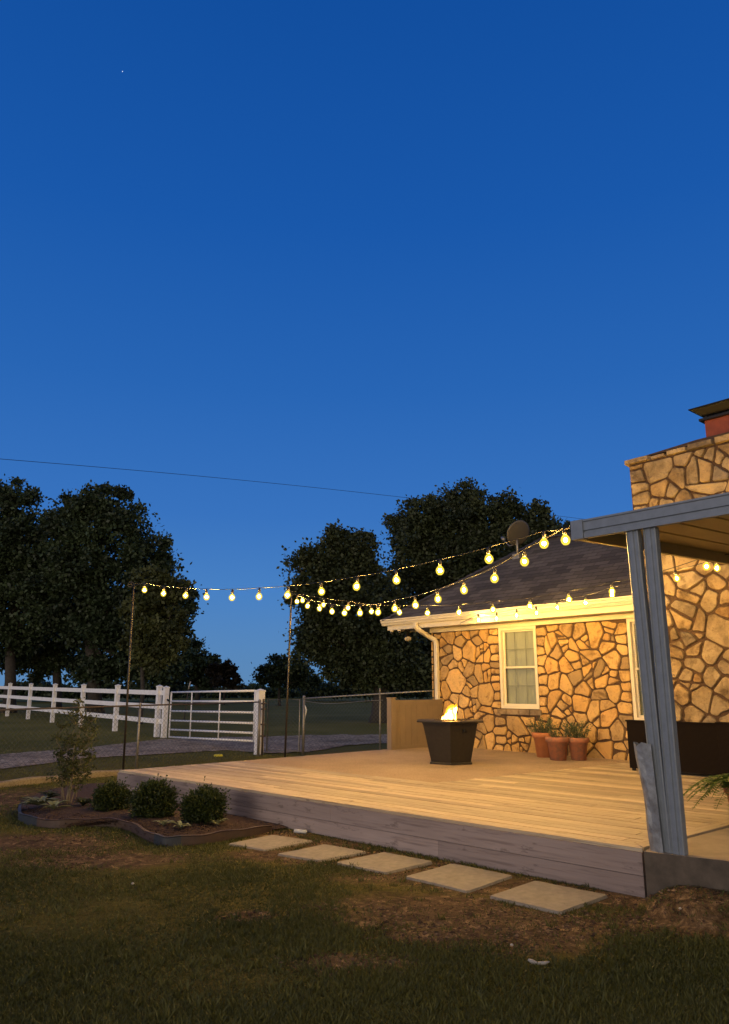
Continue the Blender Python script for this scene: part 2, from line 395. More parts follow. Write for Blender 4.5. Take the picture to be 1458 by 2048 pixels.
def ground_mat():
    m, t, bs = newmat('lawn_soil'); v = coords(t)
    n = noise_n(t, 2.2, 8, .7, v); n2 = noise_n(t, 35, 5, .75, v); n3 = noise_n(t, .25, 4, .6, v)
    g = ramp_n(t, n.outputs[0], [(.3, (.055, .055, .012)), (.5, (.11, .10, .022)), (.7, (.15, .125, .036))])
    g2 = ramp_n(t, n2.outputs[0], [(.3, (.45, .45, .42)), (.65, (1.2, 1.2, 1.15))])
    c = mix_n(t, .9, g.outputs[0], g2.outputs[0], 'MULTIPLY')
    nd = noise_n(t, 6, 9, .8, v, 1.2); d = ramp_n(t, nd.outputs[0], [(.32, (.018, .012, .007)), (.44, (.065, .042, .022)), (.54, (.125, .082, .043)), (.64, (.30, .205, .11))])
    g3 = ramp_n(t, nd.outputs[0], [(.35, (.55, .5, .45)), (.6, (1.1, 1.05, 1))]); c = mix_n(t, .8, c, g3.outputs[0], 'MULTIPLY')
    mk = mask_ellipses(t, v, DIRT, n.outputs[0])
    c = mix_n(t, mk, c, d.outputs[0])
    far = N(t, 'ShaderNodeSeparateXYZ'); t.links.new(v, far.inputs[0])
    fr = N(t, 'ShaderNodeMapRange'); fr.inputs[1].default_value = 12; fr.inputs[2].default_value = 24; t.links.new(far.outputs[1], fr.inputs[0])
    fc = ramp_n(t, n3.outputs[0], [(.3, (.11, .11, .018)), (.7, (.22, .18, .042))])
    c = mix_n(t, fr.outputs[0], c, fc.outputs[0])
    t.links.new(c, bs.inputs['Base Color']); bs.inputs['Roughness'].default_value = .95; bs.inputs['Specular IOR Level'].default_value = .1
    bump(t, n2.outputs[0], bs, .7, .02); return m
M['ground'] = ground_mat()

# ------------------------------------------------------------------ ground
def ground():
    xs = sorted(set([-600, -300, -150]+[x*.5 for x in range(-30, 31)]+[1.5+x*.1 for x in range(0, 50)]+[x*4. for x in range(-25, 26)]+[150, 300, 600]))
    ys = sorted(set([-60, -20, -5]+[y*.5 for y in range(0, 50)]+[3+y*.1 for y in range(0, 50)]+[25+y*3. for y in range(0, 30)]+[150, 250, 400, 700, 1200]))
    mb = MB(); vs = [(x, y, terrain(x, y)+(.012*mnoise.noise((x*.9, y*.9, 0)) if 0 < y < 30 and abs(x) < 20 else 0)) for y in ys for x in xs]
    nx = len(xs); fs = [(j*nx+i, j*nx+i+1, (j+1)*nx+i+1, (j+1)*nx+i) for j in range(len(ys)-1) for i in range(nx-1)]
    mb.add(vs, fs, smooth=True)
    struct(mb.build('ground', M['ground']))
ground()
def ribbon(name, up, lo, mat, lift=.02, n=60, cross=5, jit=.12):
    def at(L, t):
        for i in range(len(L)-1):
            if L[i][0] <= t <= L[i+1][0]:
                k = (t-L[i][0])/(L[i+1][0]-L[i][0]); return L[i][1]*(1-k)+L[i+1][1]*k
        return L[-1][1]
    x0, x1 = up[0][0], up[-1][0]; mb = MB(); vs = []
    for i in range(n+1):
        x = x0+(x1-x0)*i/n; pu = G(x, at(up, x)); pl = G(x, at(lo, x))
        pu.y += jit*2*mnoise.noise((x*.03, 0, 5)); pl.y += jit*mnoise.noise((x*.05, 0, 1))
        for j in range(cross+1):
            p = pl.lerp(pu, j/cross); p.z = terrain(p.x, p.y)+lift; vs.append(p)
    c = cross+1
    mb.add(vs, [(i*c+j, (i+1)*c+j, (i+1)*c+j+1, i*c+j+1) for i in range(n) for j in range(cross)], smooth=True)
    return mb.build(name, mat)
struct(ribbon('gravel_driveway', [(-260, 1528), (0, 1511), (100, 1502), (170, 1497), (330, 1479), (420, 1477), (530, 1474), (640, 1471), (780, 1470), (980, 1469)],
       [(-260, 1575), (0, 1540), (100, 1528), (170, 1518), (300, 1511), (450, 1502), (540, 1508), (620, 1505), (650, 1500), (700, 1491), (780, 1487), (980, 1484)], M['gravel'], .022, 120, 6, .25))

# ------------------------------------------------------------------ polygon helpers
def clip(poly, n, d):       # keep n.p <= d
    out = []
    for i in range(len(poly)):
        p, q = poly[i], poly[(i+1) % len(poly)]; a = p @ n-d; b = q @ n-d
        if a <= 0: out.append(p)
        if (a < 0 < b) or (b < 0 < a): out.append(p+(q-p)*(a/(a-b)))
    return out
def clip_convex(poly, conv):     # conv ccw
    for i in range(len(conv)):
        a, b = np.array(conv[i]), np.array(conv[(i+1) % len(conv)]); e = b-a; n = np.array([e[1], -e[0]])
        poly = clip(poly, n, a @ n)
        if len(poly) < 3: return []
    return poly
def shrink(poly, d):
    q = [p.copy() for p in poly]
    res = q
    for i in range(len(q)):
        e = q[(i+1) % len(q)]-q[i]; L = np.linalg.norm(e)
        if L < 1e-6: continue
        n = np.array([e[1], -e[0]])/L
        res = clip(res, n, q[i] @ n-d)
        if len(res) < 3: return []
    return res
def area(p):
    return .5*sum(p[i][0]*p[(i+1) % len(p)][1]-p[(i+1) % len(p)][0]*p[i][1] for i in range(len(p)))
def ease(poly, rng):    # round corners and roughen the outline a little
    out = []
    n = len(poly)
    for i in range(n):
        p, a, b = poly[i], poly[i-1], poly[(i+1) % n]
        la, lb = np.linalg.norm(a-p), np.linalg.norm(b-p); c = min(.022, .22*la, .22*lb)
        out.append(p+(a-p)/max(la, 1e-6)*c); out.append(p+(b-p)/max(lb, 1e-6)*c)
        if lb > .16:
            k = rng.uniform(.35, .65); m_ = p+(b-p)*k; e = (b-p)/lb; out.append(m_+np.array([e[1], -e[0]])*rng.uniform(-.010, .014)*-1)
    return out
def stones(u0, u1, v0, v1, size, holes, seed, edges=(), gap=.016):
    """power-diagram flagstones; returns list of polygons"""
    rng = random.Random(seed); S = []
    for (uu, side, w) in edges:          # squared stones along jambs and corners
        z = v0+.02
        while z < v1:
            h = rng.uniform(.10, .24); wd = w*rng.uniform(.7, 1.25)
            S.append([uu+side*wd*.5, z+h*.5, 0.0, (uu, side)]); z += h
    tries = 0
    while tries < 9000:
        tries += 1
        u, v = rng.uniform(u0, u1), rng.uniform(v0, v1); r = size*rng.choice([.55, .7, .9, 1.0, 1.25, 1.5])
        if any(a-.03 < u < b+.03 and c-.03 < v < d+.03 for a, b, c, d in holes): continue
        if any((abs(u-uu) < w*1.05) and ((u-uu)*side > -.05) for uu, side, w in edges): continue
        ok = True
        for s in S:
            rs = s[2] if s[2] else .12
            if math.hypot((s[0]-u), (s[1]-v)*1.15) < (r+rs)*.86: ok = False; break
        if ok: S.append([u, v, r, None])
    out = []
    for i, s in enumerate(S):
        poly = [np.array(p, float) for p in ((u0, v0), (u1, v0), (u1, v1), (u0, v1))]
        pi = np.array(s[:2]); wi = (s[2] or .10)**2
        for j, q in enumerate(S):
            if j == i: continue
            pj = np.array(q[:2]); dd = pj-pi; L2 = dd @ dd
            if L2 > 1.6: continue
            wj = (q[2] or .10)**2
            n = 2*dd; d = (pj @ pj-pi @ pi)+wi-wj
            poly = clip(poly, n, d)
            if len(poly) < 3: break
        if len(poly) < 3: continue
        for a, b, c, d in holes:
            us = [p[0] for p in poly]; vs = [p[1] for p in poly]
            if max(us) <= a or min(us) >= b or max(vs) <= c or min(vs) >= d: continue
            opts = [(a-pi[0], (1, 0), a), (pi[0]-b, (-1, 0), -b), (c-pi[1], (0, 1), c), (pi[1]-d, (0, -1), -d)]
            o = max(opts, key=lambda z: z[0]); poly = clip(poly, np.array(o[1], float), o[2])
            if len(poly) < 3: break
        if len(poly) < 3: continue
        def split(P, lim, depth=0):
            if s[3] or area(P) < lim or depth > 3: return [P]
            lens = [np.linalg.norm(P[(k+1) % len(P)]-P[k]) for k in range(len(P))]; k = int(np.argmax(lens)); m = len(P)
            a_ = P[k]+(P[(k+1) % m]-P[k])*rng.uniform(.35, .65); c_ = np.mean(P, axis=0)+np.array([rng.uniform(-.04, .04), rng.uniform(-.04, .04)])
            d_ = c_-a_; an = rng.gauss(0, .35); d_ = np.array([d_[0]*math.cos(an)-d_[1]*math.sin(an), d_[0]*math.sin(an)+d_[1]*math.cos(an)])
            n_ = np.array([-d_[1], d_[0]]); n_ /= np.linalg.norm(n_)+1e-9
            o1, o2 = clip(P, n_, a_ @ n_), clip(P, -n_, -(a_ @ n_)); res = []
            for o_ in (o1, o2):
                if len(o_) >= 3: res += split(o_, size*size*rng.choice([.35, .8, 1.6, 3.2, 4.5]), depth+1)
            return res
        for P_ in split(poly, size*size*rng.choice([.9, 2.0, 3.6, 5.0])):
            P_ = shrink(P_, gap*rng.uniform(.55, 1.25))
            if len(P_) < 3 or area(P_) < .0016: continue
            out.append(ease(P_, rng))
    return out, rng
def stone_mesh(mb, polys, rng, fr, d0=.0, thick=(.018, .038), tone=None):
    for p in polys:
        t = tone(rng) if tone else rng.random()
        n = len(p); c = np.mean(p, axis=0); h = rng.uniform(*thick); tx, ty = rng.gauss(0, .055), rng.gauss(0, .055)
        def ring(inset, hf, wob=0):
            o = []
            for q in p:
                d = c-q; L = np.linalg.norm(d); w = q+d*min(.6, inset/max(L, 1e-6)); hh = hf*(h+tx*(w[0]-c[0])+ty*(w[1]-c[1]))+rng.gauss(0, wob)
                o.append(fr(w[0], w[1], d0+max(.002, hh)))
            return o
        vs = [fr(q[0], q[1], d0-.004) for q in p]+ring(.001, .62, .0015)+ring(.009, .96, .001)+ring(.05, 1.03, .003)
        L3 = 3*n; vs.append(fr(c[0], c[1], d0+h*1.03+rng.gauss(0, .003)))
        fs = [(k*n+i, k*n+(i+1) % n, (k+1)*n+(i+1) % n, (k+1)*n+i) for k in range(3) for i in range(n)]+[(L3+i, L3+(i+1) % n, 4*n) for i in range(n)]
        mb.add(vs, fs, tone=t)

# ------------------------------------------------------------------ house
WBp = 6.06
house = thing('house', 'single storey house with flagstone walls, shingled hip roof and big stone chimney', 'house', W(3, 6.5, 0))
W1 = (5.30, 6.17, 1.10, 2.60); W2 = (2.90, 3.46, .96, 2.60)
WT = 2.60
mb = MB()
# mortar backing built round the window openings
A0, A1 = -4.0, 7.92
segs = [(W1[1], A1, DK-.3, WT), (W2[1], W1[0], DK-.3, WT), (A0, W2[0], DK-.3, WT), (W1[0], W1[1], DK-.3, W1[2]), (W2[0], W2[1], DK-.3, W2[2])]
for a0, a1, z0, z1 in segs: mb.box(a0, a1, WBp, WBp+.22, z0, z1)
mb.box(7.70, 7.92, WBp+.22, 10.2, 0, WT); mb.box(A0, 7.70, 10.0, 10.2, 0, WT); mb.box(A0, A0+.2, WBp+.22, 10.0, 0, WT)
wall = mb.build('wall', M['mortar'], house, W(3, 6.06, 0))
polys, rng = stones(3.46, 7.90, DK-.05, WT, .20, [(W1[0], W1[1], W1[2]-.12, 2.61)], 11, gap=.0165, edges=((7.90, -1, .17), (3.46, 1, .16), (W1[1], 1, .15), (W1[0], -1, .15)))
mb = MB(); frw = lambda u, v, h: W(u, WBp-h, v)
stone_mesh(mb, polys, rng, frw, tone=lambda r: r.random()*.92+.04)
# corner returns: ends of the quoins round the left corner
z = .3
while z < WT-.1:
    h = rng.uniform(.12, .22); mb.box(7.92, 7.955, WBp-.02, WBp+rng.uniform(.2, .4), z, z+h-.025, tone=rng.uniform(.3, .8)); z += h
mb.build('stone_facing', M['stone'], wall, W(3, 6.06, 0))

def window(w, seed):
    a0, a1, z0, z1 = w
    mb = MB(); c = .055
    b0, b1 = WBp-.012, WBp+.10
    mb.box(a0, a0+c, b0, b1, z0, z1); mb.box(a1-c, a1, b0, b1, z0, z1)
    mb.box(a0+c, a1-c, b0+.002, b1, z0, z0+c); mb.box(a0+c, a1-c, b0+.002, b1, z1-c, z1)
    fr = mb.build('window', M['cream'], house, W((a0+a1)/2, WBp, z0))
    zm = (z0+z1)/2; s = .032
    for (q0, q1, bb) in ((z0+c, zm+.02, WBp+.04), (zm-.02, z1-c, WBp+.06)):
        mb = MB(); x0, x1 = a0+c, a1-c
        mb.box(x0, x0+s, bb, bb+.03, q0, q1); mb.box(x1-s, x1, bb, bb+.03, q0, q1)
        mb.box(x0+s, x1-s, bb+.001, bb+.03, q0, q0+s); mb.box(x0+s, x1-s, bb+.001, bb+.03, q1-s, q1)
        mb.build('sash', M['cream'], fr, W((a0+a1)/2, WBp, z0))
        mb = MB(); mb.add([W(x0+s, bb+.015, q0+s), W(x1-s, bb+.015, q0+s), W(x1-s, bb+.015, q1-s), W(x0+s, bb+.015, q1-s)], [(0, 1, 2, 3)])
        mb.build('pane', M['glass'], fr, W((a0+a1)/2, WBp, z0))
        mb = MB()
        for k in (1/3, 2/3): xx = x0+(x1-x0)*k; mb.box(xx-.006, xx+.006, bb+.022, bb+.028, q0+s, q1-s)
        zz = (q0+q1)/2; mb.box(x0+s, x1-s, bb+.023, bb+.029, zz-.006, zz+.006)
        mb.build('muntin', M['muntin'], fr, W((a0+a1)/2, WBp, z0))
    mb = MB(); n = 24
    vs = [];
    for i in range(n+1):
        a = a0+c+(a1-a0-2*c)*i/n; d = WBp+.125+.006*math.sin(i*1.9+seed)
        vs += [W(a, d, z0+c), W(a, d, z1-c)]
    mb.add(vs, [(2*i, 2*i+2, 2*i+3, 2*i+1) for i in range(n)], smooth=True)
    mb.build('shade', M['shade'], fr, W((a0+a1)/2, WBp, z0))
    return fr
f1 = window(W1, 1); f2 = window(W2, 2)
mb = MB()
x = W1[0]-.06
while x < W1[1]+.02:
    w_ = rng.uniform(.2, .34); w_ = min(w_, W1[1]+.08-x)
    if w_ < .06: break
    mb.box(x, x+w_-.014, WBp-.055, WBp-.001, W1[2]-.105, W1[2]-.012, tone=rng.uniform(0, .35)); x += w_
mb.build('window_sill', M['stoneold'], house, W(5.7, 6, 1))

# eaves, gutter, roof (they stop against the chimney)
eb = 5.56; ea = 8.90; WD = 4.9; KR = .72
mb = MB()
mb.box(2.83, 7.97, WBp-.045, WBp+.1, WT+.002, WT+.09)             # frieze board
mb.box(7.93, 7.99, WBp+.1, 10.2, WT+.002, WT+.09)
mb.build('frieze_board', M['cream'], house, W(3, 6, 2.6))
mb = MB(); mb.box(A0, ea-.09, eb+.09, eb+WD+.0-.09, WT+.095, WT+.115); mb.build('soffit', M['cream'], house, W(3, 6, 2.7))
mb = MB()
mb.box(2.83, ea-.05, eb+.055, eb+.085, WT+.08, WT+.25); mb.box(ea-.05-.03, ea-.05, eb+.085, eb+WD-.05, WT+.08, WT+.25); mb.box(A0, ea-.05, eb+WD-.05, eb+WD-.02, WT+.08, WT+.25)
mb.build('fascia_board', M['cream'], house, W(3, 5.6, 2.7))
# K-style gutter: profile extruded along the eave
def extr(mb, prof, a0, a1, f, **k):
    n = len(prof); vs = [f(a0, *p) for p in prof]+[f(a1, *p) for p in prof]
    fs = [(i, (i+1) % n, n+(i+1) % n, n+i) for i in range(n)]+[tuple(range(n-1, -1, -1)), tuple(range(n, 2*n))]
    mb.add(vs, fs, **k)
gp = [(.05, .0), (-.015, .0), (-.03, .035), (-.045, .05), (-.05, .085), (-.07, .105), (-.07, .125), (-.055, .125), (-.052, .02), (.05, .015)]
gp = [(.052, 0), (-.01, 0), (-.03, .04), (-.05, .055), (-.05, .09), (-.072, .105), (-.072, .13), (.052, .13)]
mb = MB(); extr(mb, gp, 2.83, ea+.05, lambda a, b, z: W(a, eb+b, 2.775+z))
gut = mb.build('gutter', M['cream'], house, W(3, 5.5, 2.8))
mb = MB()
def sqtube(mb, pts, w, d):
    vs = []
    for i, p in enumerate(pts):
        t_ = (pts[min(i+1, len(pts)-1)]-pts[max(i-1, 0)]).normalized()
        s_ = A if abs(t_.dot(A)) < .95 else B
        x_ = (s_-t_*t_.dot(s_)).normalized(); y_ = t_.cross(x_)
        for sx_, sy_ in ((-1, -1), (-.7, -1.2), (.7, -1.2), (1, -1), (1, 1), (-1, 1)): vs.append(p+x_*sx_*w+y_*sy_*d)
    n = 6; fs = [(i*n+j, i*n+(j+1) % n, (i+1)*n+(j+1) % n, (i+1)*n+j) for i in range(len(pts)-1) for j in range(n)]
    fs += [tuple(range(n-1, -1, -1)), tuple((len(pts)-1)*n+j for j in range(n))]
    mb.add(vs, fs)
adp = ab(atb(876, 1400, 6.0))[0]; adt = ab(atb(832, 1248, 5.55))[0]
dp = [W(adt, 5.54, 2.78), W(adt, 5.54, 2.70), W(adt-.04, 5.60, 2.63), W(adp+.10, 5.90, 2.50), W(adp+.02, 5.975, 2.44), W(adp, 5.985, 2.36), W(adp, 5.985, 1.4), W(adp, 5.985, DK+.12), W(adp, 5.93, DK+.05), W(adp, 5.85, DK+.03)]
sqtube(mb, dp, .042, .032); mb.build('downspout', M['cream'], gut, dp[4])
# roof
z0 = 2.895; s_ = WD/2
E0, E1 = (ea+.03, eb-.03), (A0, eb-.03); E2, E3 = (A0, eb+WD+.03), (ea+.03, eb+WD+.03)
rz = z0+s_*KR; r0 = W(ea-s_, eb+s_, rz); r1 = W(A0, eb+s_, rz)
mb = MB(); p = [W(*E0, z0), W(*E1, z0), W(*E2, z0), W(*E3, z0), r0, r1]; th = Vector((0, 0, -.03)); p2 = [q+th for q in p]
mb.add(p+p2, [(0, 4, 5, 1), (0, 3, 4), (3, 2, 5, 4), (1, 5, 2), (7, 11, 10, 6), (10, 9, 6), (10, 11, 8, 9), (0, 1, 7, 6), (3, 0, 6, 9), (2, 3, 9, 8)])
roof = mb.build('roof', M['shingle'], house, W(3, 7, 3))
mb = MB()
for q0, q1 in ((p[0], r0), (p[3], r0), (r0, r1)):
    n = int((q1-q0).length/.2); d = (q1-q0)/n; side = d.cross(Vector((0, 0, 1))).normalized()
    for i in range(n):
        c = q0+d*i; L = d*1.06; h0 = Vector((0, 0, .012)); h1 = Vector((0, 0, .03)); dr = Vector((0, 0, -.06))
        a_ = [c+h1-side*.13+dr, c+h1, c+h1+side*.13+dr, c+L+h0-side*.13+dr, c+L+h0, c+L+h0+side*.13+dr]
        mb.add(a_, [(0, 1, 4, 3), (1, 2, 5, 4)])
mb.build('ridge_cap', M['shingle'], roof, W(3, 7, 3))

# chimney
cb = 5.42; CA0, CA1 = -.55, 2.83; CT = 5.0
mb = MB(); mb.box(CA0, CA1, cb, cb+1.0, 0, CT); ch = mb.build('chimney', M['mortar'], house, W(1.2, cb, 0))
polys, rng = stones(CA0, CA1, DK-.04, CT-.02, .235, [], 29, edges=((CA1, -1, .16), (CA0, 1, .2)), gap=.018)
mb = MB(); stone_mesh(mb, polys, rng, lambda u, v, h: W(u, cb-h, v), thick=(.025, .05), tone=lambda r: min(.9, max(0.0, r.gauss(.5, .22))) if r.random() > .03 else .99)
mb.build('stone_facing', M['stoneold'], ch, W(1.2, cb, 0))
mb = MB(); x = CA0-.05
while x < CA1+.06:
    w_ = rng.uniform(.26, .5)
    if CA1+.07-x-w_ < .2: w_ = CA1+.07-x
    if x > CA1: break
    zt = CT+.02+rng.uniform(.05, .085)+.03*math.sin(x*2); ov = rng.uniform(.05, .09)
    poly = [np.array(q) for q in ((x, CT), (x+w_-.012, CT-.005), (x+w_-.012, zt-.006), (x+w_*.3, zt+.008), (x, zt-.004))]
    mb.prism(poly, -.3, ov, lambda u, v, h: W(u, cb-h, v), bev=.02, tone=rng.uniform(.1, .6)); x += w_
mb.build('coping', M['stoneold'], ch, W(1.2, cb, CT))
mb = MB()
# mortar crown, sloping up to the flue
fa0, fa1 = .58, 1.575; fb0, fb1 = cb+.05, cb+.75
q = [W(CA0, cb, CT+.08), W(CA1-.05, cb, CT+.08), W(CA1-.05, cb+.9, CT+.08), W(CA0, cb+.9, CT+.08), W(fa0-.15, fb0, CT+.165), W(fa1+.15, fb0, CT+.165), W(fa1+.15, fb1, CT+.165), W(fa0-.15, fb1, CT+.165)]
mb.hexa(q); mb.build('crown', M['mortar'], ch, W(1.2, cb, CT))
mb = MB(); mb.box(fa0, fa1, fb0, fb1, CT+.15, CT+.42); fl = mb.build('flue', M['clay'], ch, W(1.1, cb+.4, CT+.2))
mb = MB(); mb.box(fa0-.06, fa1+.06, fb0-.06, fb1+.06, CT+.42, CT+.455)
for a_ in (fa0+.02, fa1-.02):
    for b_ in (fb0+.02, fb1-.02): mb.box(a_-.015, a_+.015, b_-.015, b_+.015, CT+.455, CT+.51)
n_ = 26
for i in range(n_):
    a_ = fa0+(fa1-fa0)*i/(n_-1); mb.box(a_-.004, a_+.004, fb0, fb0+.006, CT+.455, CT+.51)
k_ = .14
q = [W(fa0-.02, fb0-.02, CT+.50), W(fa1+.02, fb0-.02, CT+.50), W(fa1+.02, fb1+.02, CT+.50), W(fa0-.02, fb1+.02, CT+.50), W(fa0-k_, fb0-k_, CT+.60), W(fa1+k_, fb0-k_, CT+.60), W(fa1+k_, fb1+k_, CT+.60), W(fa0-k_, fb1+k_, CT+.60)]
mb.hexa(q); mb.box(fa0-k_-.02, fa1+k_+.02, fb0-k_-.02, fb1+k_+.02, CT+.602, CT+.615)
mb.build('flue_cap', M['blackmetal'], fl, W(1.1, cb+.4, CT+.5))

# little things on the eave
def flood():
    p = W(8.62, 6.0, 2.60)
    t = thing('floodlight', 'round flood lamp hanging under the left end of the eave', 'floodlight', p)
    mb = MB(); mb.lathe([(0, 2.70), (.06, 2.695), (.06, 2.67), (.015, 2.66), (.015, 2.60), (0, 2.60)], (p.x, p.y, 0), 16); mb.build('mount', M['socket'], t, p)
    fr = Matrix.Rotation(R(145), 3, 'X'); c = Vector((p.x, p.y-.03, 2.57))
    mb = MB(); mb.lathe([(0, -.06), (.035, -.055), (.045, -.02), (.075, .06), (.078, .085)], c, 18, fr); mb.build('lamp_head', M['socket'], t, p)
    mb = MB(); mb.lathe([(.077, .084), (.06, .095), (.03, .10), (0, .102)], c, 18, fr); mb.build('lens', M['cream'], t, p)
flood()
def camera_unit(a, label):
    p = W(a, 5.66, 2.655)
    t = thing('security_camera', label, 'camera', p, 'small devices under the eave corner')
    mb = MB(); mb.lathe([(0, .04), (.04, .035), (.04, .0), (.02, -.01), (0, -.01)], p, 14); mb.build('base', M['cream'], t, p)
    fr = Matrix.Rotation(R(100), 3, 'X')
    mb = MB(); mb.lathe([(0, -.05), (.03, -.05), (.034, .04), (.034, .045)], p+Vector((0, 0, -.03)), 14, fr); mb.build('housing', M['cream'], t, p)
    mb = MB(); mb.lathe([(.033, .044), (.028, .048), (0, .05)], p+Vector((0, 0, -.03)), 14, fr); mb.build('lens', M['blackmetal'], t, p)
camera_unit(8.76, 'small cream security camera nearest the gutter end')
camera_unit(8.52, 'small cream security camera beside the downspout top')

def dish():
    base = atb(1036, 1113, 8.0)
    # put the foot on the front roof plane near the hip
    a_, b_ = 6.62, eb+1.80; base = W(a_, b_, z0+(b_-eb+.03)*KR)
    t = thing('satellite_dish', 'grey satellite dish on a short mast on the roof hip', 'satellite dish', base)
    top = base+Vector((0, 0, .38))
    mb = MB(); mb.tube([base, base+Vector((0, 0, .2)), top], .024, 8); mb.box(a_-.09, a_+.09, b_-.07, b_+.07, base.z-.07, base.z+.05); mb.build('mast', M['galv'], t, base)
    fr = (Matrix.Rotation(R(205), 3, 'Z') @ Matrix.Rotation(R(62), 3, 'X'))
    c = top+Vector((0, 0, .15))
    prof = [(r, -.08+.30*r*r) for r in (0, .05, .10, .15, .20, .24, .28)]; prof += [(.285, prof[-1][1]+.0), (.285, prof[-1][1]-.014)]+[(r, -.094+.30*r*r) for r in (.24, .17, .1, 0)]
    mb = MB(); mb.lathe(prof, c, 36, fr); mb.build('reflector', M['dish'], t, base)
    mb = MB(); tip = c+fr @ Vector((0, -.30, .42)); mb.tube([c+fr @ Vector((0, -.25, -.08)), c+fr @ Vector((0, -.36, .12)), tip], .012, 6)
    mb.tube([tip-fr @ Vector((0, 0, .06)), tip+fr @ Vector((0, .02, .04))], .035, 10); mb.build('feed_arm', M['galv'], t, base)
dish()

# ------------------------------------------------------------------ deck
deck = thing('deck', 'low weathered plank deck with a two board grey skirt and strung lights above', 'deck', W(3.8, 2, 0))
def fr2(u, v, h): return Vector((O.x+FD.x*u+FN.x*v, O.y+FD.y*u+FN.y*v, h))
def inv(p):
    d = p-O; return np.array([d.x*FD.x+d.y*FD.y, d.x*FN.x+d.y*FN.y])
LEN = (dl-O).length
cl = inv(W(7.61+.02, -.72, 0)); dlu = inv(dl)
padA = inv(W(3.66, 1.62, 0)); padB = inv(W(7.66, 1.24, 0)); padC = inv(W(3.42, WBp-.0, 0)); padD = inv(W(7.86, WBp, 0))
near = inv(W(-.02, .0, 0)); rback = inv(W(-.08, cb, 0)); rback2 = inv(W(3.42, cb, 0))
def ccw(P):
    P = [np.array(p, float) for p in P]
    return P if area(P) > 0 else P[::-1]
bw = .14
Rr = inv(W(.14, 5.6, 0))   # border strip inner line
reg1 = ccw([(.14, .0), (LEN, 0), padB, padA, inv(W(.12, padA[1], 0))])
k1 = inv(W(.10, 1.5, 0))
reg1 = ccw([(.15, 0.0), (LEN, 0.0), padB, (k1[0], padA[1]+.0)])
reg1 = ccw([(.14, 0.0), (LEN, 0.0), padB, padA, (inv(W(.08, 1.62, 0)))])
reg2 = ccw([inv(W(.08, 1.62, 0)), padA, inv(W(3.42, WBp, 0)), inv(W(.06, WBp, 0))])
mb = MB(); rr = random.Random(3)
v = 0.0; row = 0
while v < 7.5:
    u = -3.0-rr.uniform(0, 3)
    while u < 12:
        L = rr.choice([3.05, 3.66, 4.88, 4.88]); t = rr.random()
        rect = [np.array(q) for q in ((u+.003, v+(-.022 if row == 0 else .003)), (u+L-.003, v+(-.022 if row == 0 else .003)), (u+L-.003, v+bw-.0045), (u+.003, v+bw-.0045))]
        for reg in (reg1, reg2):
            rg = reg
            if row == 0 and reg is reg1: rg = ccw([(.0, -.022), (LEN+.02, -.022), (LEN, .4), (.30, .4)])
            pl = clip_convex(rect, rg)
            if len(pl) >= 3 and area(pl) > .002: mb.prism(pl, DK-.03, DK+rr.uniform(-.003, .002), fr2, tone=t)
        u += L
    v += bw; row += 1
mb.build('deck_boards', M['deck'], deck, W(3.8, 2, DK))
# border board along the right edge
M['deckB'] = wood('weathered_border_board', (.56, .47, .33), (.30, .235, .15), -math.atan2(B.y, B.x))
mb = MB(); i0 = fr2(.10, .135, 0); 
P = [inv(W(-.03, 0, 0)), inv(W(-.06, 1.26, 0)), inv(W(-.12, 5.55, 0)), inv(W(.045, 5.55, 0)), inv(W(.09, 1.3, 0)), (.135, .12)]
mb.prism(ccw([(.0, -.0), (.0+.13, .135), inv(W(.065, 5.55, 0)), inv(W(-.075, 5.55, 0))]), DK-.03, DK+.003, fr2, tone=.7)
mb.build('border_board', M['deckB'], deck, W(0, 2, DK))
# skirt boards
zb = [(DK-.032, DK-.190), (DK-.194, DK-.352)]
for k, (zt, zl) in enumerate(zb):
    mb = MB(); u = 0; j = 0; cuts = [0, 3.3, 6.4, LEN] if k == 0 else [0, 1.9, 5.3, LEN]
    for c0, c1 in zip(cuts[:-1], cuts[1:]):
        P = [(c0+.001, -.036+.0), (c1-.001, -.036), (c1-.001, 0), (c0+.001, 0)]
        mb.prism(ccw(P), zl, zt, fr2, tone=rr.random())
    # left return
    P = [fr2(LEN, 0, 0), fr2(LEN+.035, -.036, 0)]
    a_ = [inv(W(7.61, -.72, 0)), inv(W(7.69, 4.6, 0)), inv(W(7.73, 4.6, 0)), np.array([LEN+.036, -.036])]
    a_[0] = np.array([LEN+.001, -.036])
    mb.prism(ccw(a_), zl, zt, fr2, tone=rr.random())
    mb.build('skirt_board', M['deckside'], deck, fr2(LEN/2, 0, zl))
mb = MB()
for u in (.15, 1.9, 3.7, 5.5, LEN-.2):
    for v in (.35, 2.5):
        mb.prism([np.array(q) for q in ((u-.045, v), (u+.045, v), (u+.045, v+.09), (u-.045, v+.09))], -.05, DK-.04, fr2)
for v in (.3, 2.4): mb.prism([np.array(q) for q in ((.1, v), (LEN-.1, v), (LEN-.1, v+.04), (.1, v+.04))], DK-.16, DK-.035, fr2)
mb.build('underframe', M['timber'], deck, W(3.8, 2, 0))
# concrete pad near the wall
mb = MB(); P = ccw([padA+np.array([0, .003]), padB+np.array([0, .003]), inv(W(7.86, WBp, 0)), inv(W(3.42+.004, WBp, 0))])
mb.prism(P, 0, DK-.001, fr2); struct(mb.build('patio', M['agg']))
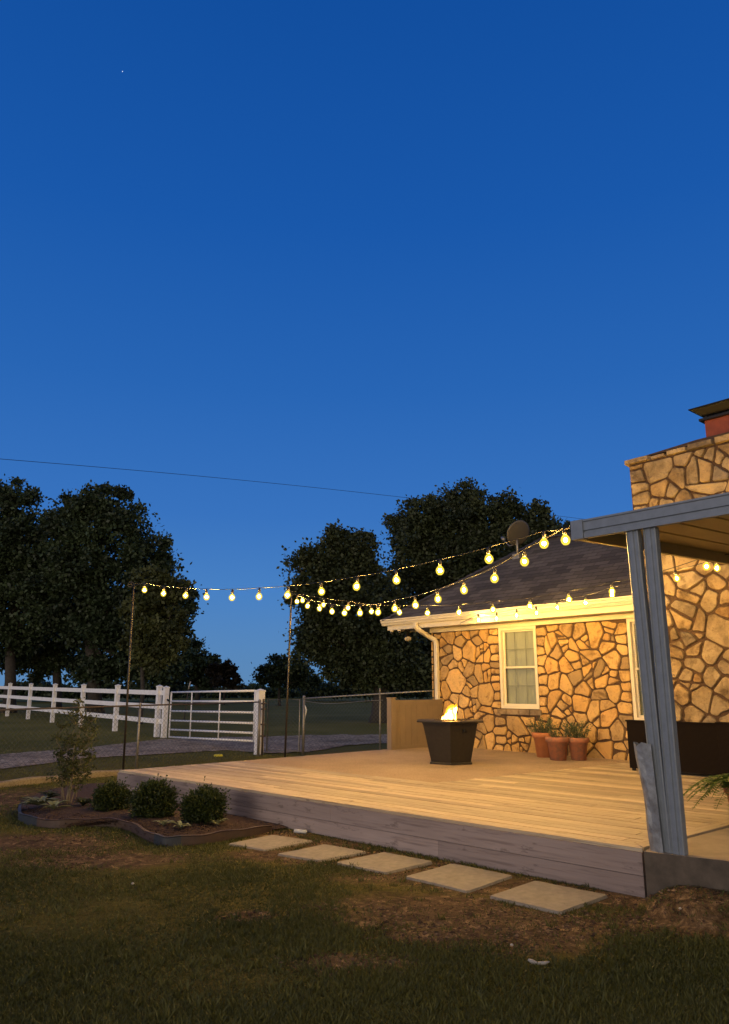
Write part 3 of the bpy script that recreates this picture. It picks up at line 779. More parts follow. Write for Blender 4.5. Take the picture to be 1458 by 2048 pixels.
# porch slab at right
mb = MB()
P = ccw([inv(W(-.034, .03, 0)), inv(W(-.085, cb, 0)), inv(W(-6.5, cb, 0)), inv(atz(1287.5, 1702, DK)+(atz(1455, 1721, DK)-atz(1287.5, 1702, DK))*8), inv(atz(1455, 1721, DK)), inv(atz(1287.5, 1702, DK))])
mb.prism(P, -.02, DK-.004, fr2); M['slabside'] = simple('shaded_concrete', (.13, .105, .08), (.055, .045, .035), 6, .95, bmp=.5, bd=.01, detail=8); mb.m = [0]+[1]*(len(mb.m)-1); struct(mb.build('porch_slab', [M['slab'], M['slabside']]))  # sides get a darker copy of the concrete, shade painted into its colour

# ------------------------------------------------------------------ patio cover
cov = thing('patio_cover', 'grey aluminium porch roof on a pair of fluted columns', 'porch roof', W(-.2, 0, DK))
fz, fh, rise = 2.71, .155, .035
ca = .40
def zz(b): return fz+rise*b
mb = MB()
fp = [(0, 0), (-.05, 0), (-.05, .045), (-.036, .05), (-.036, .06), (-.05, .065), (-.05, .135), (-.06, .14), (-.06, fh), (0, fh)]
extr(mb, fp, -6, ca-.11, lambda a, b, z: W(a, b, fz+z)); mb.build('fascia', M['alu'], cov, W(-2, 0, fz))
mb = MB(); mb.box(ca-.109, ca+.004, -.064, .004, fz-.004, fz+fh+.004); mb.build('end_cap', M['alu'], cov, W(.4, 0, fz))
def slope_box(mb, a0, a1, b0, b1, h0, h1, **k):
    P = [W(a, b, zz(b)+h) for h in (h0, h1) for a, b in ((a0, b0), (a1, b0), (a1, b1), (a0, b1))]; mb.hexa(P, **k)
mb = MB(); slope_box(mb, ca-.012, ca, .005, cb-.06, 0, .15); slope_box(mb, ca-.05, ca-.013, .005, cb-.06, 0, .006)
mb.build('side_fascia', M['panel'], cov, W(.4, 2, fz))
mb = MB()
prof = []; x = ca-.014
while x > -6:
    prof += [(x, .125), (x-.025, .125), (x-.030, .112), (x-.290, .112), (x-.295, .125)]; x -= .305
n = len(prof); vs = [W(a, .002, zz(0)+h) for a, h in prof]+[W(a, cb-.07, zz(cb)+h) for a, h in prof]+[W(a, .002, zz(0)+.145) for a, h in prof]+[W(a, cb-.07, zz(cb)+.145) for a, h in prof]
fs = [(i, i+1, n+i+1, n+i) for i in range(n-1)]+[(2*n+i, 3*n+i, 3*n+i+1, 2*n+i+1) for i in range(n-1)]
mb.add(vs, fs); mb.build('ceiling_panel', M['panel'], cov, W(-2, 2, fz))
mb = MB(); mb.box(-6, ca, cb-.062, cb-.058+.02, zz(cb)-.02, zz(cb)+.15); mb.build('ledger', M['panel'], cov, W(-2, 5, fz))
def column(ac, lean=0):
    # fluted channel: ribs on the broad face
    pr = [(-.058, .028), (-.058, -.028), (-.048, -.034), (-.040, -.024), (-.016, -.024), (-.010, -.034), (.010, -.034), (.016, -.024), (.040, -.024), (.048, -.034), (.058, -.028), (.058, .028)]
    mb = MB(); n = len(pr); zs = (DK-.004, 1.2, fz+.004)
    vs = [W(ac+p[0]*.9+lean*(fz-z)/(fz-DK), .012+p[1], z) for z in zs for p in pr]
    fs = [(k*n+i, k*n+(i+1) % n, (k+1)*n+(i+1) % n, (k+1)*n+i) for k in range(2) for i in range(n)]+[tuple(range(n-1, -1, -1)), tuple(2*n+i for i in range(n))]
    mb.add(vs, fs); mb.build('column', M['alu'], cov, W(ac, 0, DK))
column(-.122, -.048); column(-.270)
mb = MB()      # bent flashing torn off the foot of the left column
rows = 14; prof_n = 6; vs = []
for i in range(rows+1):
    k = i/rows; z = DK-.02+.76*k; lean = .035+.055*k**1.5+.006*math.sin(k*9); dent = .012*math.sin(k*14)
    base = -.125+.066-.078+.012*k
    if i == 0: z -= .0
    pts = [(base+.002, -.045-.01*k), (base+lean*.45, -.052-dent*.4), (base+lean, -.050+dent*.5), (base+lean+.028, -.030), (base+lean+.026, .02), (base+lean+.012, .035)]
    pts[0] = (base-.045*(1-k*.35), -.035-.014)
    for j, (a_, b_) in enumerate(pts): vs.append(W(a_, b_, z+(.018*math.sin(j*2.3) if i in (0, rows) else 0)))
c = prof_n; fs = [(i*c+j, i*c+j+1, (i+1)*c+j+1, (i+1)*c+j) for i in range(rows) for j in range(c-1)]
mb.add(vs, fs, smooth=False); o = mb.build('flashing', M['alubent'], cov, W(-.1, 0, DK)); o['label'] = 'bent dented flashing at the foot of the column'
sm = o.modifiers.new('s', 'SOLIDIFY'); sm.thickness = .002

# ------------------------------------------------------------------ string lights and poles
def pole(base, topxy, label, scroll=True):
    r = ray(*topxy); top = CP+r*(base.y/r.y)
    t = thing('light_pole', label, 'pole', base, 'tall steel poles that carry the string lights')
    mb = MB(); n = 8; mid = base.lerp(top, .5)
    mb.tube([base, mid, top], .017, 8); mb.build('shaft', M['pole'], t, base)
    mb = MB(); pts = []
    for i in range(22):
        k = i/21; ang = k*2.9*math.pi; rad = .055*(1-k*.75); pts.append(top+Vector((-.055+rad*math.cos(ang), 0, .0+rad*math.sin(ang))))
    if scroll: mb.tube(pts, .006, 5)
    mb.tube([top+Vector((0, 0, -.03)), top+Vector((.02, -.01, .03)), top+Vector((.09, -.03, .02))], .006, 5); mb.build('hook', M['pole'], t, base)
    return top
bA = atz(244, 1577, 0); bB = atz(576, 1513, 0); bB = Vector((-1.302-.06, 13.36, 0))
tA = pole(bA, (268, 1170), 'tall dark pole with a scroll hook beside the shrub bed')
tB = pole(bB, (583, 1186), 'tall dark pole behind the deck in front of the chain link gate')
bm = bmesh.new(); bmesh.ops.create_icosphere(bm, subdivisions=2, radius=.016); 
for v_ in bm.verts: v_.co.z *= 1.15
fil_me = bpy.data.meshes.new('filament'); bm.to_mesh(fil_me); fil_me.materials.append(M['filament'])
mbb = MB(); mbb.lathe([(.0, -.046), (.020, -.042), (.035, -.026), (.042, 0), (.036, .020), (.026, .035), (.016, .046), (.014, .052)], (0, 0, 0), 14)
tmp = mbb.build('bulb', M['bulb']); bulb_me = tmp.data; bpy.data.objects.remove(tmp)
mbb = MB(); mbb.lathe([(0, .048), (.017, .048), (.019, .085), (.012, .10), (.006, .112), (0, .112)], (0, 0, 0), 10)
tmp = mbb.build('socket', M['socket']); sock_me = tmp.data; bpy.data.objects.remove(tmp)
def vplane(x, y, p0, p1):
    n = (p1-p0).cross(Vector((0, 0, 1))); r = ray(x, y); t = ((p0-CP).dot(n))/r.dot(n); return CP+r*t
def string(label, P0, P1, pix, tail=None):
    pts = [vplane(x, y, P0, P1) for x, y in pix]
    t = thing('string_lights', label, 'string lights', P0, 'strings of warm bulbs over the deck')
    up = Vector((0, 0, .112))
    path = [P0]
    for p in pts: path += [p+up]
    path.append(tail or P1)
    fine = []
    for i in range(len(path)-1):
        a_, b_ = path[i], path[i+1]
        for k in range(4): q = a_.lerp(b_, k/4); q.z -= .006*(k/4)*(1-k/4)*4; fine.append(q)
    fine.append(path[-1])
    mb = MB(); mb.tube(fine, .0042, 5); mb.build('cord', M['cord'], t, P0)
    rg = random.Random(len(pix))
    for p in pts:
        b_ = bpy.data.objects.new('bulb', bulb_me); COL.objects.link(b_); b_.parent = t; b_.location = p-P0
        b_.rotation_euler = (rg.uniform(-.12, .12), rg.uniform(-.12, .12), rg.uniform(0, 6))
        for nm, me in (('filament', fil_me), ('socket', sock_me)):
            c_ = bpy.data.objects.new(nm, me); COL.objects.link(c_); c_.parent = b_
cc = W(.42, -.03, 2.82)
string('front string of bulbs sagging from the left pole to the porch roof corner', tA, cc,
       [(289, 1180), (327, 1187), (371, 1191), (413, 1194), (464, 1195), (518, 1193), (575, 1190), (643, 1183), (713, 1173), (793, 1160), (880, 1141), (978, 1118), (1088, 1087)])
string('middle string of bulbs dipping from the rear pole up to the porch roof corner', tB, cc+Vector((0, 0, .02)),
       [(594, 1203), (615, 1212), (639, 1217), (664, 1223), (689, 1226), (720, 1226), (756, 1224.5), (789.5, 1217), (831, 1210), (876, 1198), (928, 1180), (989, 1157), (1049, 1123), (1131, 1080)])
string('long low string of bulbs from the rear pole past the gutter under the porch roof', tB+Vector((0, 0, -.01)), W(.9, 3, 2.7),
       [(605, 1201), (647, 1209.5), (696, 1215.6), (743, 1223), (799, 1225), (855, 1226), (918, 1224.5), (986, 1219), (1060, 1212), (1138, 1199), (1224, 1183), (1311, 1165), (1413, 1133)],
       tail=W(.2, 2.75, 2.90))
string('short string of bulbs from the eave under the gutter to the chimney wall', W(6.75, 5.60, 2.70), W(1.9, 4.1, 2.8),
       [(957, 1240), (993, 1237), (1033, 1231), (1073, 1226), (1115, 1215), (1171, 1206), (1224, 1190), (1285, 1175), (1354, 1157), (1434, 1136)],
       tail=W(.5, 3.6, 2.95))

# ------------------------------------------------------------------ fire pit
pc = Vector((atz(902, 1526, DK).x, atz(902, 1526, DK).y, DK))
pit = thing('fire_pit', 'black square tapered fire pit table with a lit flame', 'fire pit', pc)
pr_ = R(45+4)
def pf(x, y, z): c_, s2 = math.cos(pr_), math.sin(pr_); return pc+Vector(((x*c_-y*s2)*1.16, (x*s2+y*c_)*1.16, (z-DK)*1.02))
def frustum(mb, h0, z0, h1, z1, **k):
    mb.hexa([pf(x*h, y*h, z) for h, z in ((h0, z0), (h1, z1)) for x, y in ((-1, -1), (1, -1), (1, 1), (-1, 1))], **k)
h6 = R(-90)+math.atan2(pc.x, pc.y)*-1
def hexring(r_, z): return [Vector((pc.x+r_*math.cos(h6+k*R(60)), pc.y+r_*math.sin(h6+k*R(60)), z)) for k in range(6)]
def hexfr(mb, rings, cap=(True, True)):
    vs = [v for r_, z in rings for v in hexring(r_, z)]; n = len(rings)
    fs = [(k*6+i, k*6+(i+1) % 6, (k+1)*6+(i+1) % 6, (k+1)*6+i) for k in range(n-1) for i in range(6)]
    if cap[0]: fs.append((5, 4, 3, 2, 1, 0))
    if cap[1]: fs.append(tuple((n-1)*6+i for i in range(6)))
    mb.add(vs, fs)
zt = DK+.645
mb = MB(); hexfr(mb, [(.348, DK+.033), (.485, zt-.045)]); mb.build('body', M['pit'], pit, pc)
mb = MB(); hexfr(mb, [(.372, DK), (.372, DK+.02), (.36, DK+.032)]); mb.build('base', M['pit'], pit, pc)
mb = MB(); hexfr(mb, [(.24, zt-.03), (.585, zt-.024), (.59, zt-.018), (.59, zt-.004), (.583, zt), (.25, zt), (.24, zt-.004), (.24, zt-.03)], (False, False)); hexfr(mb, [(.495, zt-.044), (.495, zt-.028)])
mb.build('table_top', M['pit'], pit, pc)
mb = MB(); rg = random.Random(4); frustum(mb, .19, zt-.03, .19, zt-.02)
for i in range(90):
    x, y = rg.uniform(-.18, .18), rg.uniform(-.18, .18); s2 = rg.uniform(.012, .026); c_ = pf(x, y, zt-.012)
    vs = [c_+Vector((rg.uniform(.7, 1.2)*s2*dx, rg.uniform(.7, 1.2)*s2*dy, rg.uniform(.7, 1.2)*s2*dz)) for dx, dy, dz in ((1, 0, 0), (0, 1, 0), (-1, 0, 0), (0, -1, 0), (0, 0, 1), (0, 0, -1))]
    mb.add(vs, [(0, 1, 4), (1, 2, 4), (2, 3, 4), (3, 0, 4), (1, 0, 5), (2, 1, 5), (3, 2, 5), (0, 3, 5)])
mb.build('lava_rock', M['lava'], pit, pc)
fk = Vector((math.sin(h6+R(120)), -math.cos(h6+R(120)), 0)); kk = pc+Vector((math.cos(h6+R(30)), math.sin(h6+R(30)), 0))*.41+Vector((0, 0, .50))
mb = MB(); mb.tube([kk, kk+Vector((math.cos(h6+R(30)), math.sin(h6+R(30)), 0))*.035], .022, 12); mb.build('control_knob', M['blackmetal'], pit, pc)
M['flame'] = emit('flame_core', (1, .50, .11), 60); M['flameout'] = glow_shell('flame_edge', (1, .40, .02), 2.6, .5)
def flame_mesh(scale, rg):
    mb = MB()
    for (x, y, h, w, lx) in ((-.05, 0, .085, .085, .03), (.0, .02, .15, .10, .06), (.05, -.01, .155, .075, .05), (-.01, -.03, .12, .09, .06), (-.085, .01, .05, .06, .01), (.03, .0, .11, .10, .04)):
        pts = []; rd = []
        for i in range(9):
            k = i/8; pts.append(pf(0, 0, zt-.01)+Vector((x+lx*k*k+.012*math.sin(k*7+x*30), y, h*k*scale))); rd.append(max(.002, w*.5*scale*math.sin(math.pi*min(1, .22+.78*k))**.8))
        mb.tube(pts, rd, 10)
    return mb
fl_ = flame_mesh(1.3, random).build('flame', M['flame'], pit, pf(0, 0, zt))
flame_mesh(1.62, random).build('flame_edge', M['flameout'], fl_, pf(0, 0, zt))

# ------------------------------------------------------------------ terracotta pots with plants
M['rosemary'] = leaf_mat('grey_green_leaves', (.10, .14, .06), (.035, .06, .025))
def pot(x, y, wpx, h, label, mat, pl, seed):
    p = atz(x, y, DK); w = wpx/(1534/p.y)/2; rg = random.Random(seed)
    t = thing('potted_plant', label, 'potted plant', p, 'terracotta pots against the stone wall')
    mb = MB(); mb.lathe([(0, .0), (w*.66, 0), (w*.86, h*.78), (w, h*.79), (w*1.02, h*.98), (w*.98, h), (w*.86, h), (w*.84, h*.86), (0, h*.86)], p, 28); mb.build('pot', mat, t, p)
    mb = MB(); mb.lathe([(0, h*.90), (w*.85, h*.88)], p, 20); mb.build('soil', M['soil'], t, p)
    mb = MB()
    for i in range(pl):
        a_ = rg.uniform(0, 6.28); r0_ = rg.uniform(0, w*.7); c = p+Vector((r0_*math.cos(a_), r0_*math.sin(a_), h*.88)); d = Vector((math.cos(a_)*rg.uniform(.1, .8), math.sin(a_)*rg.uniform(.1, .8), 1)).normalized()
        L = rg.uniform(.16, .34)
        mb.tube([c, c+d*L*.5, c+d*L+Vector((0, 0, -.01))], .0025, 3, mi=1)
        for j in range(22):
            q = c+d*L*(.15+.85*j/21); dd = (d*.7+Vector((rg.gauss(0, .6), rg.gauss(0, .6), rg.gauss(0, .3)))).normalized()
            mb.leaf(q, dd, .011, rg.uniform(.03, .055), tone=rg.random())
    mb.build('foliage', [M['rosemary'], M['twig']], t, p)
pot(1089, 1514, 44, .40, 'taller bright orange terracotta pot with rosemary, left and rear', M['terra'], 42, 1)
pot(1117, 1520, 46, .36, 'stained terracotta pot with sparse herbs, middle of the three', M['terraold'], 20, 2)
pot(1158, 1520, 43, .35, 'dull pinkish terracotta pot with bushy herbs, right of the three', M['terraold'], 46, 3)

# ------------------------------------------------------------------ sofa and armchair
def sofa(name, label, cat, a0, a1, b0, mat_c, h=.67, arm=.1, dp=.74):
    p = W((a0+a1)/2, b0+dp/2, DK); t = thing(name, label, cat, p)
    mb = MB(); mb.box(a0, a1, b0, b0+.09, DK+.035, DK+h); 
    mb.box(a0-.012, a1+.012, b0-.012, b0+.10, DK+h, DK+h+.022); mb.build('backrest', M['wicker'], t, p)
    for q0, q1 in ((a0, a0+arm), (a1-arm, a1)):
        mb = MB(); mb.box(q0, q1, b0+.101, b0+dp, DK+.035, DK+h-.08); mb.build('arm', M['wicker'], t, p)
    mb = MB(); mb.box(a0+arm+.002, a1-arm-.002, b0+.101, b0+dp-.02, DK+.06, DK+.30); mb.build('seat_base', M['wicker'], t, p)
    n = 2 if a1-a0 > 1.1 else 1; w_ = (a1-a0-2*arm-.01)/n
    for i in range(n):
        mb = MB(); q0 = a0+arm+.005+i*w_; mb.box(q0+.005, q0+w_-.005, b0+.11, b0+dp-.01, DK+.302, DK+.42); o = mb.build('cushion', mat_c, t, p); bv = o.modifiers.new('b', 'BEVEL'); bv.width = .03; bv.segments = 3
    for q0 in (a0+.02, a1-.06):
        for bb in (b0+.02, b0+dp-.06):
            mb = MB(); mb.box(q0, q0+.04, bb, bb+.04, DK, DK+.0345); mb.build('leg', M['blackmetal'], t, p)
M['cushion'] = simple('dark_cushion', (.05, .04, .035), None, 20, .9, bmp=.2)
M['blackcushion'] = simple('black_cushion', (.018, .018, .02), None, 20, .9, bmp=.2)
sofa('outdoor_sofa', 'dark brown wicker sofa seen from behind, in front of the chimney wall', 'sofa', 1.42, 2.81, 4.70, M['cushion'], dp=.66)
sofa('outdoor_armchair', 'black wicker armchair cut by the right edge of the picture', 'armchair', .55, 1.36, 4.35, M['blackcushion'], h=.70)

# ------------------------------------------------------------------ fern at right
M['fern'] = leaf_mat('fern_leaves', (.11, .18, .025), (.035, .075, .012), .3)
def fern():
    p = Vector((atz(1503, 1652, DK).x, atz(1503, 1652, DK).y, DK-.004)); rg = random.Random(5)
    t = thing('potted_fern', 'bright green fern with arching fronds at the right edge', 'fern', p)
    mb = MB(); mb.lathe([(0, 0), (.13, 0), (.17, .26), (.19, .27), (.19, .32), (.16, .32), (.155, .28), (0, .28)], p, 24); mb.build('pot', M['terraold'], t, p)
    for i in range(34):
        a_ = i*2.4+rg.uniform(-.2, .2); L = rg.uniform(.45, .68); el = rg.uniform(.35, 1.25); mb = MB()
        hd = Vector((math.cos(a_), math.sin(a_), 0)); pts = []
        for k in range(15):
            s = k/14; r_ = L*s*math.cos(el*(1-s*.35)); hgt = .30+L*s*math.sin(el)*1.0-L*s*s*(.55+.5*math.sin(el))
            pts.append(p+hd*(r_+.03)+Vector((0, 0, hgt)))
        mb.tube(pts, [.003]*14+[.001], 4, tone=.6)
        side = hd.cross(Vector((0, 0, 1)))
        nl = 30
        for k in range(2, nl):
            s = k/nl*14; i0 = min(13, int(s)); q = pts[i0].lerp(pts[i0+1], s-i0); ll = .085*math.sin(math.pi*min(1, .18+.82*k/nl))**.7+.01
            for sg in (-1, 1):
                d = (side*sg+hd*.35+Vector((0, 0, -.15+rg.uniform(-.15, .15)))).normalized(); mb.leaf(q, d, .025, ll*rg.uniform(.85, 1.1), up=Vector((rg.uniform(-.3, .3), rg.uniform(-.3, .3), 1)), tone=rg.random())
        mb.build('frond', M['fern'], t, p)
fern()

# ------------------------------------------------------------------ stepping stones
SP = [(4, 'nearest the deck corner, largest of the row'), (3, 'second from the deck corner'), (2, 'middle of the row'), (1, 'second from the flower bed'), (0, 'farthest, beside the brown bed edging')]
quads = [((455, 1687), (545, 1669), (628, 1681), (530, 1700)), ((553, 1708), (650, 1688), (735, 1703), (640, 1721)), ((670, 1725), (768, 1704), (867, 1723), (770, 1746)), ((808, 1754), (905, 1727), (1028, 1752), (935, 1784)), ((977, 1793), (1070, 1762), (1218, 1791), (1120, 1826))]
for i, txt in SP:
    P = [atz(x, y, .014) for x, y in quads[i]]; c = sum(P, Vector())/4; rg = random.Random(i)
    mb = MB(); pl = []
    for k in range(4):
        a_, b_ = P[k], P[(k+1) % 4]
        for s in (.03, .35, .65, .97): q = a_.lerp(b_, s); pl.append(np.array([q.x, q.y])+np.array([rg.uniform(-.004, .004), rg.uniform(-.004, .004)]))
    mb.prism(ccw(pl), -.03, .014+.0015*i, lambda u, v, h: Vector((u, v, h)), bev=.01)
    tag(mb.build('stepping_stone', M['paver'], None, (c.x, c.y, 0)), 'square tan concrete stepping stone, '+txt, 'stepping stone', 'stepping stones along the deck')

# ------------------------------------------------------------------ flower bed
EDGE = [(40, 1622), (38, 1640), (60, 1650), (110, 1657), (170, 1655), (225, 1655), (262, 1663), (290, 1679), (318, 1691), (345, 1693), (400, 1689), (450, 1681), (500, 1673), (543, 1663)]
ep = [G(*q) for q in EDGE]
def catm(P, n=6):
    out = []
    for i in range(len(P)-1):
        p0, p1, p2, p3 = P[max(i-1, 0)], P[i], P[i+1], P[min(i+2, len(P)-1)]
        for k in range(n):
            t = k/n; out.append(.5*((2*p1)+(p2-p0)*t+(2*p0-5*p1+4*p2-p3)*t*t+(3*p1-p0-3*p2+p3)*t**3))
    return out+[P[-1]]
ec = catm(ep)
mb = MB(); vs = []
back = [G(44, 1600), G(90, 1582), G(160, 1570), G(243, 1566)]
outl = [np.array([p.x, p.y]) for p in ec]+[np.array([p.x, p.y]) for p in (atz(600, 1655, 0), atz(560, 1640, 0), atz(420, 1600, 0), atz(262, 1572, 0))]+[np.array([p.x, p.y]) for p in back[::-1]]
cx = np.mean(outl, axis=0); rings = 7; n = len(outl)
for r_ in range(rings+1):
    k = 1-r_/rings
    for q in outl:
        w = cx+(q-cx)*k; hz = .012+.055*(1-k**3)+.015*mnoise.noise((w[0]*5, w[1]*5, 0)); vs.append((w[0], w[1], hz))
mb.add(vs, [(r_*n+i, r_*n+(i+1) % n, (r_+1)*n+(i+1) % n, (r_+1)*n+i) for r_ in range(rings) for i in range(n)], smooth=True)
rg = random.Random(8)
for i in range(2600):       # mulch chips
    q = outl[rg.randrange(n)]; k = rg.uniform(0, 1)**.6; w = cx+(q-cx)*k
    d = Vector((rg.gauss(0, 1), rg.gauss(0, 1), rg.gauss(0, .25))); mb.leaf((w[0], w[1], .03+.05*(1-k**3)), d, rg.uniform(.008, .02), rg.uniform(.02, .06), up=Vector((rg.gauss(0, .4), rg.gauss(0, .4), 1)))
struct(mb.build('mulch_bed', M['mulch']), 'stuff', 'dark brown bark mulch in the shrub bed', None)
edg = thing('bed_edging', 'curved brown plastic edging round the shrub bed', 'edging', ec[30])
def edge_run(i0, i1, mat):
    mb = MB(); vs = []
    for i in range(i0, i1+1):
        p = ec[i]; d = (ec[min(i+1, len(ec)-1)]-ec[max(i-1, 0)]).normalized(); s = Vector((-d.y, d.x, 0)); h = .092+.006*math.sin(i*.7)
        if i > len(ec)-10: h -= (i-(len(ec)-10))*.003
        vs += [p-s*.008+Vector((0, 0, -.01)), p-s*.008+Vector((0, 0, h-.012)), p-s*.016+Vector((0, 0, h)), p+s*.016+Vector((0, 0, h)), p+s*.008+Vector((0, 0, h-.012)), p+s*.008+Vector((0, 0, -.01))]
    n = i1-i0+1
    mb.add(vs, [(i*6+j, i*6+(j+1) % 6, (i+1)*6+(j+1) % 6, (i+1)*6+j) for i in range(n-1) for j in range(6)]+[(0, 1, 2, 3, 4, 5), tuple((n-1)*6+j for j in (5, 4, 3, 2, 1, 0))])
    return mb.build('edging_strip', mat, edg, ec[(i0+i1)//2])
L_ = len(ec)-1
edge_run(0, 14, M['edgedark'])['label'] = 'grey black piece of edging at the left end'
edge_run(14, 46, M['edge']); edge_run(46, 56, M['edgedark'])['label'] = 'grey black piece of edging at the front bend'
edge_run(56, L_, M['edge'])
# timber at the back of the bed
mb = MB(); p0, p1 = G(-120, 1588), G(246, 1549)
d = (p1-p0).normalized(); s = Vector((-d.y, d.x, 0)); n = 20; vs = []
for i in range(n+1):
    p = p0.lerp(p1, i/n)+s*.02*math.sin(i*.6); h = .10+.012*math.sin(i*.9)
    vs += [p-s*.05+Vector((0, 0, -.02)), p-s*.05+Vector((0, 0, h*.75)), p-s*.03+Vector((0, 0, h)), p+s*.03+Vector((0, 0, h)), p+s*.05+Vector((0, 0, h*.75)), p+s*.05+Vector((0, 0, -.02))]
mb.add(vs, [(i*6+j, i*6+(j+1) % 6, (i+1)*6+(j+1) % 6, (i+1)*6+j) for i in range(n) for j in range(6)]+[(0, 1, 2, 3, 4, 5), tuple(n*6+j for j in (5, 4, 3, 2, 1, 0))])
tag(mb.build('landscape_timber', M['timber'], None, p0.lerp(p1, .5)), 'long pale timber lying on the ground behind the sapling', 'timber')

M['box'] = leaf_mat('boxwood_leaves', (.045, .066, .012), (.010, .018, .005), .15)
def shrub(x, y, r, label, seed):
    p = G(x, y); rg = random.Random(seed); t = thing('shrub', label, 'shrub', p, 'round clipped shrubs beside the deck')
    R0 = .90*r/(1534/p.y); squash = rg.uniform(.86, 1.08)
    mb = MB()
    for i in range(14):
        a_ = rg.uniform(0, 6.28); q = p+Vector((math.cos(a_)*R0*.6, math.sin(a_)*R0*.6, R0*1.2)); mb.tube([p+Vector((0, 0, -.02)), p.lerp(q, .5), q], [.008, .006, .003], 4)
    mb.build('stem', M['twig'], t, p)
    mb = MB(); cz = R0*.92
    cl_ = []
    for i in range(170):
        u = Vector((rg.gauss(0, 1), rg.gauss(0, 1), rg.gauss(0, 1))).normalized(); k = rg.uniform(.6, 1)**.5*rg.uniform(.9, 1.06); cl_.append((p+Vector((u.x*R0*.86*k, u.y*R0*.86*k, cz+u.z*R0*.80*k*squash)), u))
    for c, u in cl_:
        tn = rg.uniform(0, 1)
        for j in range(60):
            q = c+Vector((rg.gauss(0, .040), rg.gauss(0, .040), rg.gauss(0, .034))); dd = (u+Vector((rg.gauss(0, .7), rg.gauss(0, .7), rg.gauss(.2, .6)))).normalized()
            if q.z < .03: continue
            mb.leaf(q, dd, .019, rg.uniform(.022, .038), tone=min(1, max(0, tn*.6+rg.uniform(0, .4))))
    for i in range(26):
        u = Vector((rg.gauss(0, 1), rg.gauss(0, 1), rg.uniform(-.1, 1.5))).normalized(); b0 = p+Vector((u.x*R0*.8, u.y*R0*.8, cz+u.z*R0*.72)); L = rg.uniform(.05, .13)
        for j in range(12): mb.leaf(b0+u*L*(j/11)+Vector((0, 0, .25*L*(j/11)**2)), (u+Vector((rg.gauss(0, .8), rg.gauss(0, .8), rg.gauss(0, .8)))).normalized(), .017, rg.uniform(.02, .034), tone=rg.uniform(.5, 1))
    mb.build('foliage', M['box'], t, p)
shrub(222, 1629, 33, 'darkest round shrub, nearest the deck corner and farthest back', 1)
shrub(305, 1644, 43, 'round clipped green shrub in the middle of the row', 2)
shrub(405, 1655, 43, 'round clipped green shrub at the right of the row', 3)

M['sap'] = leaf_mat('sapling_leaves', (.105, .115, .035), (.04, .05, .016), .3)
def sapling():
    p = G(130, 1618); rg = random.Random(9); t = thing('sapling', 'slender multi stemmed young tree in the left end of the bed', 'sapling', p); s = 1/(1534/p.y)
    tips = []; mb = MB()
    for (dx, h, lean, r0) in ((0, 196, 18, .018), (-6, 150, -20, .011), (8, 165, 26, .010), (-14, 120, -14, .007), (2, 178, 2, .010), (20, 100, 36, .006), (14, 135, 38, .008)):
        b_ = p+Vector((dx*s*.35, rg.uniform(-.02, .02), -.02)); pts = []
        for k in range(9):
            q = k/8; pts.append(b_+Vector((lean*s*q*1.0+.02*math.sin(q*5+dx), rg.uniform(-.02, .02)+.1*q*rg.choice((-1, 1)), h*s*q)))
        mb.tube(pts, [r0*(1-.8*k/8) for k in range(9)], 6)
        for k in range(3, 9):
            for j in range(3):
                a_ = rg.uniform(0, 6.28); d = Vector((math.cos(a_), math.sin(a_), rg.uniform(.3, 1.1))).normalized(); L = rg.uniform(.08, .24)*(1-.35*k/8); e_ = pts[k]+d*L
                mb.tube([pts[k], pts[k].lerp(e_, .5)+Vector((0, 0, .01)), e_], [.004, .003, .0015], 4); tips.append((pts[k], e_))
    mb.build('trunk', M['twig'], t, p)
    mb = MB()
    for a_, b_ in tips:
        for j in range(17):
            q = a_.lerp(b_, rg.uniform(.25, 1.1))+Vector((rg.gauss(0, .02), rg.gauss(0, .02), rg.gauss(0, .02)))
            mb.leaf(q, Vector((rg.gauss(0, 1), rg.gauss(0, 1), rg.gauss(.2, .7))), .024, rg.uniform(.034, .056), tone=rg.random())
    mb.build('crown', M['sap'], t, p)
sapling()
M['ear'] = leaf_mat('pale_woolly_leaves', (.27, .30, .17), (.15, .17, .09), .15)
M['eardark'] = leaf_mat('dark_perennial_leaves', (.05, .065, .022), (.02, .03, .01), .15)
def rosette(x, y, wpx, n, label, seed, mat=None, up=.7):
    p = G(x, y); p.z += .05; rg = random.Random(seed); R0 = wpx/(1534/p.y)/2*1.15; mb = MB()
    for i in range(n):
        a_ = i*2.399+rg.uniform(-.3, .3); L = R0*rg.uniform(.75, 1.15); el = rg.uniform(.2, up+.3); w = L*.30
        hd = Vector((math.cos(a_), math.sin(a_), 0)); sd_ = Vector((-hd.y, hd.x, 0)); vs = []; m = 6
        for k in range(m+1):
            s = k/m; c = p+hd*(L*s*math.cos(el*(1-.4*s)))+Vector((0, 0, L*s*math.sin(el)*1.2-L*s*s*.75*math.sin(el)+.01)); ww = w*.5*math.sin(math.pi*min(.98, .12+.85*s))
            vs += [c-sd_*ww+Vector((0, 0, ww*.5)), c, c+sd_*ww+Vector((0, 0, ww*.5))]
        mb.add(vs, [f for k in range(m) for f in ((k*3, k*3+1, k*3+4, k*3+3), (k*3+1, k*3+2, k*3+5, k*3+4))], smooth=True, tone=rg.random())
    tag(mb.build('perennial', mat or M['ear'], None, p), label, 'plant', 'low leafy plants in the bed')
rosette(76, 1622, 66, 26, 'pale woolly leaved plant at the far left end of the bed', 1, up=.5)
rosette(106, 1630, 56, 9, 'pale broad leaved plant just left of the sapling foot', 2, up=1.0)
rosette(326, 1664, 40, 9, 'small pale leaved plant below the middle round shrub', 3, up=1.1)
